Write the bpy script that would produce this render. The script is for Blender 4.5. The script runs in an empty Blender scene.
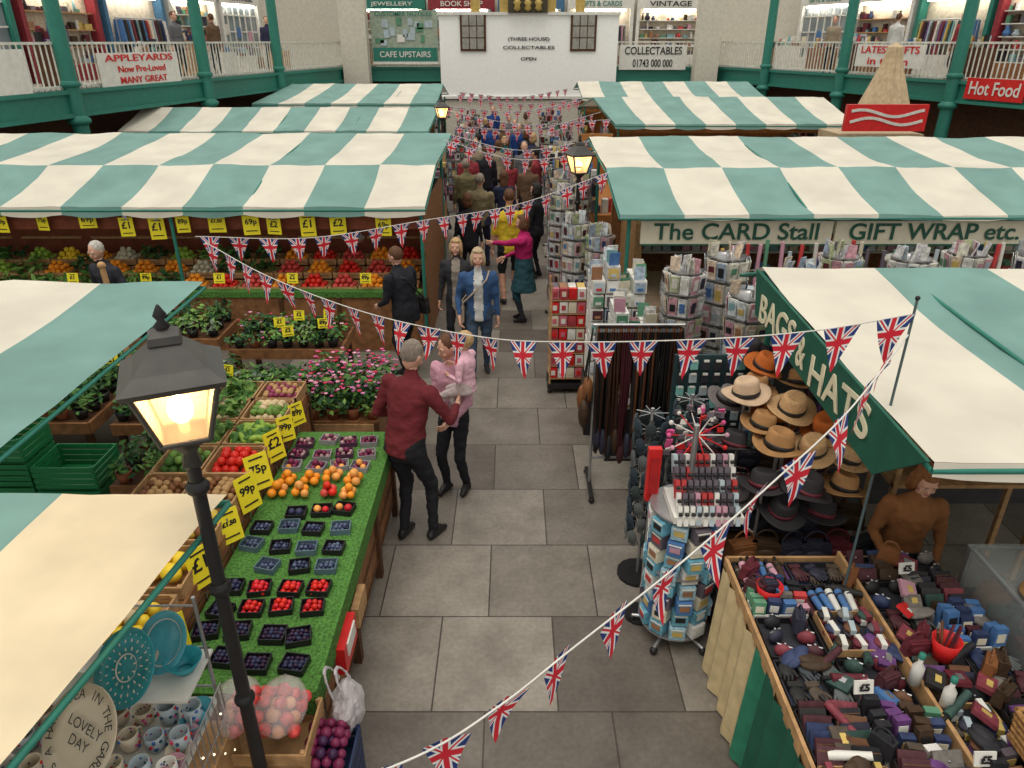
import bpy, math, random
import numpy as np
from mathutils import Vector, Matrix, noise
random.seed(11)
def U(a,b): return random.uniform(a,b)
V=Vector
bpy.context.scene.view_settings.view_transform='Standard'
# ---------------------------------------------------------------- materials
_m={}
def M(name,col,rough=.6,metal=0,var=.18,scale=9,emit=0,bump=0,translu=0,spec=.3):
    if name in _m: return _m[name]
    m=bpy.data.materials.new(name); m.use_nodes=True; nt=m.node_tree; n=nt.nodes; L=nt.links
    b=n['Principled BSDF']; b.inputs['Roughness'].default_value=rough; b.inputs['Metallic'].default_value=metal
    b.inputs['Specular IOR Level'].default_value=spec
    tc=n.new('ShaderNodeTexCoord'); nz=n.new('ShaderNodeTexNoise'); nz.inputs['Scale'].default_value=scale; nz.inputs['Detail'].default_value=3
    L.new(tc.outputs['Object'],nz.inputs['Vector'])
    rp=n.new('ShaderNodeValToRGB'); c=col
    rp.color_ramp.elements[0].position=.3; rp.color_ramp.elements[1].position=.7
    rp.color_ramp.elements[0].color=(c[0]*(1-var),c[1]*(1-var),c[2]*(1-var),1)
    rp.color_ramp.elements[1].color=(min(1,c[0]*(1+var)),min(1,c[1]*(1+var)),min(1,c[2]*(1+var)),1)
    L.new(nz.outputs['Fac'],rp.inputs['Fac']); L.new(rp.outputs['Color'],b.inputs['Base Color'])
    if emit:
        b.inputs['Emission Color'].default_value=(*col,1); b.inputs['Emission Strength'].default_value=emit
    if bump:
        bp=n.new('ShaderNodeBump'); bp.inputs['Strength'].default_value=bump; bp.inputs['Distance'].default_value=.02
        L.new(nz.outputs['Fac'],bp.inputs['Height']); L.new(bp.outputs['Normal'],b.inputs['Normal'])
    if translu:
        t=n.new('ShaderNodeBsdfTranslucent'); mx=n.new('ShaderNodeMixShader'); mx.inputs['Fac'].default_value=translu
        L.new(rp.outputs['Color'],t.inputs['Color']); L.new(b.outputs[0],mx.inputs[1]); L.new(t.outputs[0],mx.inputs[2])
        L.new(mx.outputs[0],n['Material Output'].inputs['Surface'])
    _m[name]=m; return m
def seethru(key,col,emit,estr,fac,rough):
    if key in _m: return _m[key]
    m=bpy.data.materials.new(key); m.use_nodes=True; nt=m.node_tree; n=nt.nodes; L=nt.links
    b=n['Principled BSDF']; b.inputs['Base Color'].default_value=(*col,1); b.inputs['Roughness'].default_value=rough
    b.inputs['Emission Color'].default_value=(*emit,1); b.inputs['Emission Strength'].default_value=estr
    t=n.new('ShaderNodeBsdfTransparent'); mx=n.new('ShaderNodeMixShader'); mx.inputs['Fac'].default_value=fac
    L.new(b.outputs[0],mx.inputs[1]); L.new(t.outputs[0],mx.inputs[2]); L.new(mx.outputs[0],n['Material Output'].inputs['Surface'])
    _m[key]=m; return m
def glassmat(): return seethru('lantern_glass',(1,.75,.42),(1,.55,.20),.75,.35,.3)
WOOD=M('wood_brown',(.24,.11,.045),.6,scale=14,var=.3); WOODL=M('wood_light',(.44,.26,.12),.6,scale=14,var=.25); WOODD=M('wood_dark',(.09,.04,.018),.6)
TEAL=M('canvas_teal',(.185,.335,.305),.75,var=.12,scale=2,translu=.12); WHITE=M('canvas_white',(.70,.66,.56),.75,var=.09,scale=2,translu=.12)
CREAM=M('canvas_cream',(.72,.61,.42),.75,var=.10,scale=3,translu=.12)
GREEN=M('paint_green',(.03,.19,.145),.45,var=.08); DGREEN=M('canvas_dark_green',(.014,.10,.065),.7,var=.12)
GRASS=M('artificial_grass',(.07,.19,.035),.9,scale=60,var=.5,bump=.6)
BLACK=M('black_paint',(.018,.017,.018),.4); DARK=M('dark_cloth',(.03,.03,.038),.8); IRON=M('dark_iron',(.06,.058,.055),.4,metal=.2)
STEEL=M('chrome_wire',(.45,.45,.46),.35,metal=.8); WPL=M('white_card',(.70,.69,.64),.5,var=.08); YEL=M('price_card_yellow',(.88,.75,.03),.5,var=.05)
RED=M('red',(.60,.02,.02),.4,var=.1); BLUE=M('blue',(.04,.12,.42),.5); SKIN=M('skin',(.62,.35,.25),.5,var=.06); LEAF=M('leaf_green',(.06,.16,.03),.6,scale=20,var=.4)
LEAF2=M('leaf_light',(.16,.29,.06),.6,scale=20,var=.3); LEAFD=M('leaf_dark',(.02,.075,.025),.6,scale=20,var=.3)
ORANGE=M('orange_peel',(.86,.30,.02),.4,var=.1); PEACH=M('peach_skin',(.85,.36,.09),.5,var=.25,scale=20); TOM=M('tomato_red',(.66,.025,.015),.25,var=.12)
STRAW=M('strawberry_red',(.62,.02,.03),.35); BLUEB=M('blueberry',(.035,.04,.095),.5); PLUM=M('plum',(.18,.02,.07),.35); YELF=M('melon_yellow',(.86,.62,.04),.4)
APPLE=M('apple_blush',(.60,.07,.06),.3,var=.45,scale=30); POT=M('potato',(.45,.27,.12),.8); GAPP=M('apple_green',(.28,.44,.06),.35); BROWN=M('brown_leather',(.20,.08,.03),.5); TAN=M('tan_suede',(.44,.22,.08),.8)
PAL=[M('goods_%d'%i,c,.5,var=.15) for i,c in enumerate([(.62,.6,.54),(.48,.05,.05),(.07,.17,.38),(.55,.4,.12),(.10,.26,.16),(.52,.28,.35),(.12,.10,.12),(.4,.48,.52),(.65,.6,.46),(.3,.15,.08),(.68,.66,.63),(.2,.38,.4)])]
PDARK=[M('accessory_%d'%i,c,.6,var=.25,scale=30) for i,c in enumerate([(.02,.02,.025),(.03,.03,.05),(.07,.022,.028),(.05,.028,.015),(.12,.02,.03),(.03,.045,.11),(.17,.155,.14),(.02,.02,.02),(.08,.06,.045),(.20,.04,.055),(.035,.075,.065),(.12,.045,.16),(.13,.06,.03)])]
PCARD=[M('cards_%d'%i,c,.5,var=.4,scale=25) for i,c in enumerate([(.66,.66,.63),(.6,.58,.6),(.55,.6,.62),(.62,.5,.38),(.52,.28,.32),(.32,.4,.5),(.62,.6,.5),(.38,.42,.25),(.5,.5,.5)])]
# ---------------------------------------------------------------- mesh builder
def sph(nu,nv):
    vs=[V((0,0,-1))]
    for i in range(1,nv):
        p=-math.pi/2+math.pi*i/nv
        for j in range(nu):
            t=2*math.pi*j/nu; vs.append(V((math.cos(p)*math.cos(t),math.cos(p)*math.sin(t),math.sin(p))))
    vs.append(V((0,0,1))); f=[]
    for j in range(nu): f.append((0,1+(j+1)%nu,1+j))
    for i in range(nv-2):
        for j in range(nu):
            a=1+i*nu+j; b=1+i*nu+(j+1)%nu; f.append((a,b,b+nu,a+nu))
    e=len(vs)-1; s=1+(nv-2)*nu
    for j in range(nu): f.append((s+j,s+(j+1)%nu,e))
    return vs,f
_S={0:sph(8,6),1:sph(12,8),2:sph(18,12),3:sph(28,20)}
class MB:
    def __init__(s): s.v=[];s.f=[];s.m=[];s.sm=[];s.mats=[];s.tx=[]
    def mi(s,mat):
        if mat not in s.mats: s.mats.append(mat)
        return s.mats.index(mat)
    def add(s,vs,fs,mat,sm=False):
        o=len(s.v); s.v+= [tuple(p) for p in vs]; k=s.mi(mat)
        for f in fs: s.f.append(tuple(i+o for i in f)); s.m.append(k); s.sm.append(sm)
    def box(s,c,d,mat,rot=None,tp=1):
        c=V(c); vs=[]
        for z in(-1,1):
            k=tp if z>0 else 1
            for x,y in((-1,-1),(1,-1),(1,1),(-1,1)):
                p=V((x*d[0]/2*k,y*d[1]/2*k,z*d[2]/2))
                if rot is not None: p=rot@p
                vs.append(c+p)
        s.add(vs,[(3,2,1,0),(4,5,6,7),(0,1,5,4),(1,2,6,5),(2,3,7,6),(3,0,4,7)],mat)
    def cyl(s,a,b,r0,r1,mat,n=10,cap=True,sx=1):
        a=V(a);b=V(b); t=(b-a).normalized(); u=t.orthogonal().normalized()
        if abs(t.z)>.9: u=(V((1,0,0))-t*t.x).normalized()
        w=t.cross(u); vs=[]
        for p,r in((a,r0),(b,r1)):
            for j in range(n):
                q=2*math.pi*j/n; vs.append(p+u*math.cos(q)*r*sx+w*math.sin(q)*r)
        s.add(vs,[(j,(j+1)%n,n+(j+1)%n,n+j) for j in range(n)],mat,True)
        if cap: s.add(vs,[tuple(range(n-1,-1,-1)),tuple(range(n,2*n))],mat)
    def ball(s,c,r,mat,q=0,rot=None,sm=True):
        if not hasattr(r,'__len__'): r=(r,r,r)
        c=V(c); vs,f=_S[q]; o=[]
        for p in vs:
            p=V((p.x*r[0],p.y*r[1],p.z*r[2]))
            if rot is not None: p=rot@p
            o.append(c+p)
        s.add(o,f,mat,sm)
    def lathe(s,prof,c,mat,n=20,rot=None,sx=1,wav=0,sm=True,ph=0):
        c=V(c); vs=[]
        for k,(r,z) in enumerate(prof):
            for j in range(n):
                q=2*math.pi*j/n+ph; p=V((r*math.cos(q)*sx,r*math.sin(q),z+(wav*r*math.cos(2*q))))
                if rot is not None: p=rot@p
                vs.append(c+p)
        s.add(vs,[(k*n+j,k*n+(j+1)%n,(k+1)*n+(j+1)%n,(k+1)*n+j) for k in range(len(prof)-1) for j in range(n)],mat,sm)
    def loft(s,rings,mat,n=20):
        vs=[]
        for c,rx,ry in rings:
            for j in range(n):
                q=2*math.pi*j/n; vs.append(V(c)+V((rx*math.cos(q),ry*math.sin(q),0)))
        K=len(rings)
        s.add(vs,[(k*n+j,k*n+(j+1)%n,(k+1)*n+(j+1)%n,(k+1)*n+j) for k in range(K-1) for j in range(n)]+[tuple(range(n-1,-1,-1)),tuple(range((K-1)*n,K*n))],mat,True)
    def poly(s,pts,mat,sm=False): s.add(pts,[tuple(range(len(pts)))],mat,sm)
    def mesh(s,name):
        me=bpy.data.meshes.new(name); me.from_pydata(s.v,[],s.f)
        for m in s.mats: me.materials.append(m)
        me.polygons.foreach_set('material_index',s.m); me.polygons.foreach_set('use_smooth',s.sm); me.update(); return me
    def obj(s,name,parent=None,T=None):
        if T is not None: s.v=[tuple(T@V(p)) for p in s.v]
        A=np.array(s.v); lo=A.min(0); hi=A.max(0); c=V(((lo[0]+hi[0])/2,(lo[1]+hi[1])/2,lo[2]))
        s.v=[tuple(r) for r in (A-np.array(c))]
        o=bpy.data.objects.new(name,s.mesh(name)); bpy.context.collection.objects.link(o)
        o.location=c
        if parent:
            o.parent=parent; o.location=c-parent.location
        for k,(body,p,R,size,mat) in enumerate(s.tx):
            cu=bpy.data.curves.new('figures','FONT'); cu.body=body; cu.size=size; cu.align_x='CENTER'; cu.align_y='CENTER'; cu.offset=.003; cu.resolution_u=3; cu.materials.append(mat)
            t=bpy.data.objects.new('price_figures_%d'%k,cu); bpy.context.collection.objects.link(t); t.parent=o; t.location=p-c; t.rotation_euler=(R@Matrix.Rotation(math.pi/2,3,'X')).to_euler()
        return o
def empty(name,loc):
    e=bpy.data.objects.new(name,None); e.location=loc; bpy.context.collection.objects.link(e); e.empty_display_size=.1; return e
def text(body,loc,rot,width,mat,parent,name,height=None):
    cu=bpy.data.curves.new(name,'FONT'); cu.body=body; cu.align_x='CENTER'; cu.align_y='CENTER'; cu.extrude=.004; cu.offset=.012
    cu.materials.append(mat); o=bpy.data.objects.new(name,cu); bpy.context.collection.objects.link(o)
    bpy.context.view_layer.update(); d=o.dimensions; k=width/max(d.x,.01); ky=(height/max(d.y,.01)) if height else k
    o.scale=(k,ky,1); o.rotation_euler=rot; o.location=loc
    if parent: o.parent=parent; o.location=V(loc)-parent.location
    return o
RX=(math.pi/2,0,0)
def RZ(a): return Matrix.Rotation(a,3,'Z')
def E(x,y,z): return Matrix.Rotation(z,3,'Z')@Matrix.Rotation(y,3,'Y')@Matrix.Rotation(x,3,'X')
# ---------------------------------------------------------------- floor
def floor():
    mb=MB(); m=bpy.data.materials.new('stone_paving'); m.use_nodes=True; nt=m.node_tree; n=nt.nodes; L=nt.links; b=n['Principled BSDF']
    tc=n.new('ShaderNodeTexCoord'); mp=n.new('ShaderNodeMapping'); mp.inputs['Location'].default_value=(.18,-3.36+.87*4,0)
    br=n.new('ShaderNodeTexBrick'); br.inputs['Scale'].default_value=1; br.inputs['Brick Width'].default_value=.84; br.inputs['Row Height'].default_value=.87
    br.inputs['Mortar Size'].default_value=.007; br.inputs['Mortar Smooth'].default_value=.4; br.offset=.42; br.squash=1
    br.inputs['Color1'].default_value=(.135,.115,.10,1); br.inputs['Color2'].default_value=(.33,.30,.26,1); br.inputs['Mortar'].default_value=(.07,.06,.05,1)
    nz=n.new('ShaderNodeTexNoise'); nz.inputs['Scale'].default_value=2.2; nz.inputs['Detail'].default_value=9; nz.inputs['Roughness'].default_value=.65
    rp=n.new('ShaderNodeValToRGB'); rp.color_ramp.elements[0].position=.3; rp.color_ramp.elements[0].color=(.6,.58,.56,1); rp.color_ramp.elements[1].position=.75; rp.color_ramp.elements[1].color=(1.12,1.12,1.1,1)
    n2=n.new('ShaderNodeTexNoise'); n2.inputs['Scale'].default_value=28; n2.inputs['Detail'].default_value=6
    r2=n.new('ShaderNodeValToRGB'); r2.color_ramp.elements[0].position=.35; r2.color_ramp.elements[0].color=(.82,.82,.82,1); r2.color_ramp.elements[1].position=.65
    mx=n.new('ShaderNodeMix'); mx.data_type='RGBA'; mx.blend_type='MULTIPLY'; mx.inputs['Factor'].default_value=1
    m2=n.new('ShaderNodeMix'); m2.data_type='RGBA'; m2.blend_type='MULTIPLY'; m2.inputs['Factor'].default_value=1
    L.new(tc.outputs['Object'],mp.inputs[0]); L.new(mp.outputs[0],br.inputs['Vector']); L.new(tc.outputs['Object'],nz.inputs['Vector']); L.new(tc.outputs['Object'],n2.inputs['Vector'])
    L.new(nz.outputs['Fac'],rp.inputs['Fac']); L.new(br.outputs['Color'],mx.inputs['A']); L.new(rp.outputs['Color'],mx.inputs['B']); L.new(n2.outputs['Fac'],r2.inputs['Fac'])
    L.new(mx.outputs['Result'],m2.inputs['A']); L.new(r2.outputs['Color'],m2.inputs['B']); L.new(m2.outputs['Result'],b.inputs['Base Color'])
    b.inputs['Roughness'].default_value=.45; b.inputs['Specular IOR Level'].default_value=.4
    bp=n.new('ShaderNodeBump'); bp.inputs['Strength'].default_value=.3; bp.inputs['Distance'].default_value=.01; L.new(br.outputs['Fac'],bp.inputs['Height']); bp.invert=True; L.new(bp.outputs['Normal'],b.inputs['Normal'])
    mb.box((0,16,-.1),(46,46,.2),m)
    o=mb.obj('floor'); o.data.transform(Matrix.Translation(o.location)); o.location=(0,0,0)
floor()
# ---------------------------------------------------------------- gallery hall
LB=V((-6.65,31.5)); RB=V((8.3,31.5)); LA=V((-12.2,1.0)); RA=V((17.2,2.6))
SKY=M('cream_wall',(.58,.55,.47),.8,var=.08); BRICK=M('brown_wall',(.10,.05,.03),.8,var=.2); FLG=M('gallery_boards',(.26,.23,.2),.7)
def line_wall(mb,a,b,z0,z1,th,mat):
    d=(b-a); L=d.length; c=(a+b)/2; r=RZ(math.atan2(d.y,d.x)); mb.box((c.x,c.y,(z0+z1)/2),(L,th,z1-z0),mat,r)
def railing(mb,a,b,z0,z1,mat,sp=.15):
    d=b-a; L=d.length; n=int(L/sp); r=RZ(math.atan2(d.y,d.x))
    for i in range(n+1):
        p=a+d*i/n; mb.box((p.x,p.y,(z0+z1)/2),(.025,.025,z1-z0),mat,r)
    for z in(z0+.06,z1): 
        c=(a+b)/2; mb.box((c.x,c.y,z),(L,.06,.05),mat,r)
LIT=M('shop_light',(1,.93,.80),.5,emit=16); WGL=M('window_glass_dark',(.20,.24,.26),.08,spec=.7,var=.3,scale=1.5); SIN=M('shop_interior',(.55,.48,.38),.8)
SGN=[("GIFTS & CARDS",WPL,GREEN),("BOOK SHOP",M('shop_maroon',(.25,.03,.04),.5),WPL),("VINTAGE",WPL,BLACK),("CAFE",M('shop_blue',(.06,.16,.28),.5),WPL),("JEWELLERY",GREEN,WPL)]
def gallery(side,a,b,out):
    d=(b-a).normalized(); nrm=V((-d.y,d.x))*out
    mb=MB(); o=nrm*4.0
    c=[a,b,b+o,a+o]
    vs=[V((p.x,p.y,2.78)) for p in c]+[V((p.x,p.y,3.0)) for p in c]
    mb.add(vs,[(3,2,1,0),(4,5,6,7),(0,1,5,4),(1,2,6,5),(2,3,7,6),(3,0,4,7)],FLG)
    line_wall(mb,a,b,2.55,3.06,.16,GREEN)
    line_wall(mb,a-nrm*.06,b-nrm*.06,2.98,3.06,.2,GREEN); line_wall(mb,a-nrm*.06,b-nrm*.06,2.52,2.6,.2,GREEN)
    mb.obj('gallery_floor_'+side)
    mb=MB(); railing(mb,a,b,3.06,3.95,M('railing_white',(.62,.62,.56),.5)); mb.obj('gallery_railing_'+side)
    mb=MB(); line_wall(mb,a+o-d*.5,b+o+d*.5,0,6.8,.2,SKY); mb.obj('wall_'+side)
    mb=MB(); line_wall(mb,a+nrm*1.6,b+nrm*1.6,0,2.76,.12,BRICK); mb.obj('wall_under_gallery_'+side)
    L=(b-a).length; ang=math.atan2(d.y,d.x); r=RZ(ang); nb=int(L/2.9); e=empty('shop_front_display_'+side,(a.x+o.x/2,a.y+o.y/2,3)); mb=MB()
    for i in range(nb):
        p=a+d*(L*(i+.5)/nb)+nrm*3.6; st,bg_,tg=SGN[(i*2+len(side))%5]; fr=bg_
        q=p+nrm*.12; mb.box((q.x,q.y,4.3),(2.7,.06,2.6),SIN,r)
        for s in(-1,1):
            q=p+d*s*1.36-nrm*.1; mb.box((q.x,q.y,4.3),(.14,.3,2.6),fr,r)
        q=p-nrm*.1; mb.box((q.x,q.y,5.42),(2.86,.34,.38),fr,r)
        tl=p-nrm*.30; text(st,(tl.x,tl.y,5.42),(math.pi/2,0,math.atan2(nrm.y,nrm.x)-math.pi/2),1.8,tg,e,'shop_name_%d'%i,.2)
        mb.box((q.x,q.y,3.2),(2.7,.25,.4),WOOD if i%2 else fr,r)
        ll=p-nrm*.16; mb.box((ll.x,ll.y,5.18),(2.2,.12,.06),LIT,r)
        ty=(i+len(side))%4
        if ty in(0,2):
            for k in range(4 if ty else 5):
                z=3.42+k*(.42 if ty else .34); q=p-nrm*.02; mb.box((q.x,q.y,z),(2.5,.26,.03),WOODL if ty else WPL,r)
                x=-1.2
                while x<1.15:
                    w=U(.06,.34); h=U(.06,.3); 
                    if random.random()<.8:
                        q=p+d*(x+w/2)-nrm*U(.0,.1); cm=random.choice(PAL+PDARK[:6])
                        if random.random()<.6: mb.box((q.x,q.y,z+.015+h/2),(w*.85,U(.06,.18),h),cm,r)
                        else: mb.lathe([(0,0),(w*.3,0),(w*.42,h*.35),(w*.2,h*.75),(w*.28,h),(0,h)],(q.x,q.y,z+.015),cm,8)
                    x+=w
        elif ty==1:
            q=p-nrm*.1; mb.box((q.x,q.y,4.3),(2.55,.03,1.85),WGL,r)
            for s in(-.85,-.42,0,.42,.85):
                q=p+d*s-nrm*.13; mb.box((q.x,q.y,4.3),(.045,.05,1.85),WPL,r)
            for z in(3.75,4.3,4.85): q=p-nrm*.13; mb.box((q.x,q.y,z),(2.55,.05,.045),WPL,r)
            for s in(-1.05,-.2,.63): q=p+d*s-nrm*.15; mb.box((q.x,q.y,U(3.8,4.5)),(.28,.02,.36),random.choice(PAL),r)
        else:
            q=p-nrm*.3; mb.cyl(V((q.x,q.y,4.6))-V((d.x,d.y,0))*1.1,V((q.x,q.y,4.6))+V((d.x,d.y,0))*1.1,.02,.02,STEEL,6)
            for k in range(22):
                q=p+d*(-1.05+k*.1)-nrm*(.3+U(-.03,.03)); h=U(.6,.95); mb.box((q.x,q.y,4.56-h/2),(.07,.36,h),random.choice(PAL+PDARK),r,.75)
            for s in(-1.1,1.1): q=p+d*s-nrm*.3; mb.cyl((q.x,q.y,3.0),(q.x,q.y,4.6),.02,.02,STEEL,6)
    mb.obj('shop_bays',e)
    mb=MB()
    for i in range(int(L/1.4)):
        if random.random()<.8:
            p=a+d*(1.4*i+U(.3,1))+nrm*U(1.7,2.4); h=U(.5,1.1); mb.box((p.x,p.y,3.0+h/2),(U(.6,1.1),.5,h),random.choice([WOOD,WPL,WOODL,WOODD]),r)
            for k in range(14):
                q=p+d*U(-.4,.4)+nrm*U(-.18,.18); hh=U(.08,.35)
                if random.random()<.5: mb.box((q.x,q.y,3+h+hh/2),(U(.06,.2),.12,hh),random.choice(PAL+PDARK),r)
                else: mb.lathe([(0,0),(.05,0),(.07,hh*.4),(.03,hh*.8),(.05,hh),(0,hh)],(q.x,q.y,3+h),random.choice(PAL),8)
    mb.obj('gallery_goods_tables_'+side)
gallery('left',LA,LB,1); gallery('right',RB,RA,1); gallery('back',LB,RB,1)
mb=MB()
dL=(LB-LA).normalized(); oL=V((-dL.y,dL.x))*4; dR=(RA-RB).normalized(); oR=V((-dR.y,dR.x))*4
for a_,b_ in((LB+oL,V((-6.65,35.5))),(V((8.3,35.5)),RB+oR)):
    line_wall(mb,a_,b_,0,6.8,.2,SKY)
    c3=[V((a_.x,a_.y,2.78)),V((b_.x,b_.y,2.78)),V(((LB if a_.x<0 else RB).x,31.5,2.78))]; mb.add(c3+[p+V((0,0,.22)) for p in c3],[(0,1,2),(5,4,3),(0,3,4,1),(1,4,5,2),(2,5,3,0)],FLG)
mb.obj('wall_corner')
def post(x,y,name='gallery_column'):
    mb=MB(); mb.box((x,y,.15),(.5,.5,.3),GREEN); mb.cyl((x,y,.3),(x,y,6.6),.17,.15,GREEN,12); mb.lathe([(.16,0),(.24,.06),(.24,.12),(.16,.2)],(x,y,2.35),GREEN); mb.lathe([(.16,0),(.22,.06),(.16,.14)],(x,y,3.1),GREEN); mb.obj(name)
for x,y in((-9.3,16.4),(-8.35,21.3),(-7.6,25.6),(-10.2,11.5),(11.55,20.4),(10.3,24.5),(9.1,28.2),(13,16)): post(x,y)
for x,w in((-6.1,1.0),(7.6,.9)):
    mb=MB(); mb.box((x,31.0,3.4),(w,.6,6.8),SKY); mb.box((x,31.0,.3),(w+.15,.75,.6),SKY); mb.box((x,31.0,6.6),(w+.2,.8,.25),SKY); mb.obj('wall_pillar')
def banner(name,a,b,z0,z1,txt,mat=WPL,tm=GREEN,sz=.85):
    a=V(a);b=V(b); d=b-a; c=(a+b)/2; e=empty(name,(c.x,c.y,z0)); mb=MB()
    mb.box((c.x,c.y,(z0+z1)/2),(d.length,.03,z1-z0),mat,RZ(math.atan2(d.y,d.x))); mb.obj('banner_cloth',e)
    n=V((d.y,-d.x)).normalized()*.03
    if txt: 
        ls=txt.split('\n')
        for i,t in enumerate(ls):
            z=z1-(z1-z0)*(i+.5)/len(ls); text(t,(c.x+n.x,c.y+n.y,z),(math.pi/2,0,math.atan2(d.y,d.x)),d.length*(sz if i==0 else sz*.7),tm,e,'lettering_%d'%i,(z1-z0)/len(ls)*.62)
def lp(y,off=.14):
    t=(y-LA.y)/(LB.y-LA.y); p=LA.lerp(LB,t); return (p.x+off,p.y)
def rp_(y,off=-.16):
    t=(y-RA.y)/(RB.y-RA.y); p=RA.lerp(RB,t); return (p.x+off,p.y)
banner('shop_banner',lp(17.3),lp(20.2),3.05,3.75,"APPLEYARDS\nNow Pre-Loved\nMANY GREAT",WPL,RED)
banner('shop_banner',lp(12.5),lp(15.3),3.05,3.85,"",WPL)
banner('shop_banner',rp_(24.0),rp_(21.5),3.3,3.9,"LATEST GIFTS\nin town",WPL,RED)
banner('food_banner',rp_(20.0),rp_(18.4),2.65,3.15,"Hot Food",RED,WPL)
banner('food_banner',rp_(18.1),rp_(16.3),2.65,3.15,"Hot Food",RED,WPL)
banner('shop_banner',(4.25,31.3),(6.9,31.3),2.95,3.85,"COLLECTABLES\n01743 000 000",WPL,BLACK)
e=empty('customer_notice_board',(-4.2,31.2,2.9)); mb=MB(); mb.box((-4.2,31.25,4.1),(2.6,.08,1.9),M('board_pale',(.32,.38,.30),.6)); mb.box((-4.2,31.2,3.5),(2.5,.06,.5),GREEN); mb.box((-4.2,31.2,3.2),(2.6,.06,.1),WPL)
for i in range(16): mb.box((U(-5.2,-3.2),31.19,U(3.9,4.7)),(U(.15,.35),.02,U(.15,.3)),random.choice([WPL,PAL[4],PAL[7]]))
mb.obj('board',e); text("CUSTOMER NOTICES",(-4.2,31.15,4.92),RX,2.2,GREEN,e,'lettering')
text("CAFE UPSTAIRS",(-4.2,31.15,3.5),RX,2.0,WPL,e,'lettering_b')
e=empty('white_cafe_kiosk',(.65,31,0)); mb=MB(); KW=M('kiosk_white',(.92,.92,.90),.5,var=.03)
mb.box((.65,31.15,3.4),(6.9,.6,3.1),KW); mb.box((.65,31.1,1.0),(6.7,.5,2.0),SKY); mb.box((.65,30.81,4.93),(7.0,.1,.1),WPL); mb.box((.65,30.81,1.95),(7.0,.1,.1),WPL)
for x in(-1.5,2.75):
    mb.box((x,30.82,4.3),(1.0,.06,1.35),WOODD); 
    for i in(-1,0,1):
        for j in(-1,0,1): mb.box((x+i*.29,30.78,4.3+j*.41),(.25,.02,.37),M('window_pane_grey',(.30,.29,.26),.3))
mb.box((.6,30.9,5.6),(1.5,.5,1.3),M('kiosk_opening',(.06,.05,.03),.6)); 
for x in(-1.4,-.3,1.5,2.6): mb.box((x,31,5.7),(.35,.3,1.5),M('kiosk_gold',(.5,.35,.10),.5))
for x in(.2,.6,1.0): mb.lathe([(.02,0),(.14,.08),(.1,.2),(.16,.3),(.02,.42)],(x,30.6,5.0),M('kiosk_gold',(.6,.45,.15)),10)
mb.obj('kiosk_body',e)
text("(THREE HOUSE)",(.65,30.82,4.05),RX,1.6,BLACK,e,'lettering_a',.16); text("COLLECTABLES",(.65,30.82,3.75),RX,2.0,BLACK,e,'lettering_b',.12); text("OPEN",(.65,30.82,3.35),RX,.6,BLACK,e,'lettering_c',.12)
# ---------------------------------------------------------------- canopies
def canopy(name,x0,x1,prof,sw=.75,first=0,swap=True,mats=(TEAL,WHITE),val=.14,posts=(),sag=.05,x0b=None,x1b=None,frame=GREEN):
    if x0b is None: x0b=x0
    if x1b is None: x1b=x1
    ns=max(1,round((x1-x0)/sw)); mb=MB(); ya,yb=prof[0][0],prof[-1][0]
    def P(fx,y,z,sg):
        t=(y-ya)/(yb-ya); xa=x0+(x0b-x0)*t; xb=x1+(x1b-x1)*t
        return V((xa+(xb-xa)*fx,y,z-sg+.022*noise.noise(V((fx*ns*1.3,y*1.5,1)))+.010*noise.noise(V((fx*ns*4,y*5,3)))))
    for k in range(len(prof)-1):
        (y0,z0),(y1,z1)=prof[k],prof[k+1]
        for i in range(ns):
            mat=mats[(i+first+(k if swap else 0))%2]; NX,NY=6,8; vs=[]
            for a in range(NY+1):
                for b in range(NX+1):
                    fx=(i+b/NX)/ns; fy=a/NY
                    sg=sag*math.sin(math.pi*fy)*(abs(math.sin(math.pi*fx*ns/2))*.7+.3)
                    vs.append(P(fx,y0+(y1-y0)*fy,z0+(z1-z0)*fy,sg))
            mb.add(vs,[(a*(NX+1)+b,a*(NX+1)+b+1,(a+1)*(NX+1)+b+1,(a+1)*(NX+1)+b) for a in range(NY) for b in range(NX)],mat,True)
    if val:
        y,z=prof[0]
        for i in range(ns):
            mat=mats[(i+first)%2]; K=6
            for b in range(K):
                f0=(i+b/K)/ns; f1=(i+(b+1)/K)/ns
                h0=val*(.75+.25*math.sin(math.pi*b/K)); h1=val*(.75+.25*math.sin(math.pi*(b+1)/K))
                a=P(f0,y,z,0);c=P(f1,y,z,0); mb.poly([a-V((0,.015,h0)),c-V((0,.015,h1)),c-V((0,.003,0)),a-V((0,.003,0))],mat)
    for (y,z) in prof:
        a=P(0,y,z,0);b=P(1,y,z,0); mb.cyl(a-V((0,0,.05)),b-V((0,0,.05)),.018,.018,frame,6)
    for fx in [j/4 for j in range(5)]:
        for k in range(len(prof)-1):
            mb.cyl(P(fx,*prof[k],.05),P(fx,*prof[k+1],.05),.014,.014,frame,6)
    for (x,y,z) in posts: mb.cyl((x,y,0),(x,y,z),.025,.025,frame,8)
    return mb.obj(name)
canopy('striped_stall_canopy',-10.6,-1.13,[(9.43,2.05),(10.6,2.40),(12.7,2.60),(14.6,2.2)],.76,0,True,posts=[(-1.2,9.5,2.0),(-1.2,12.6,2.5),(-4.5,9.5,2.0),(-8,9.5,2.0)],x1b=-.95,x0b=-10.4)
canopy('striped_stall_canopy',-9.2,-1.95,[(17.7,2.10),(19.2,2.5),(21,2.15)],.75,1,True,posts=[(-2,17.8,2.05),(-2,20.8,2.1)],x1b=-1.7)
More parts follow.
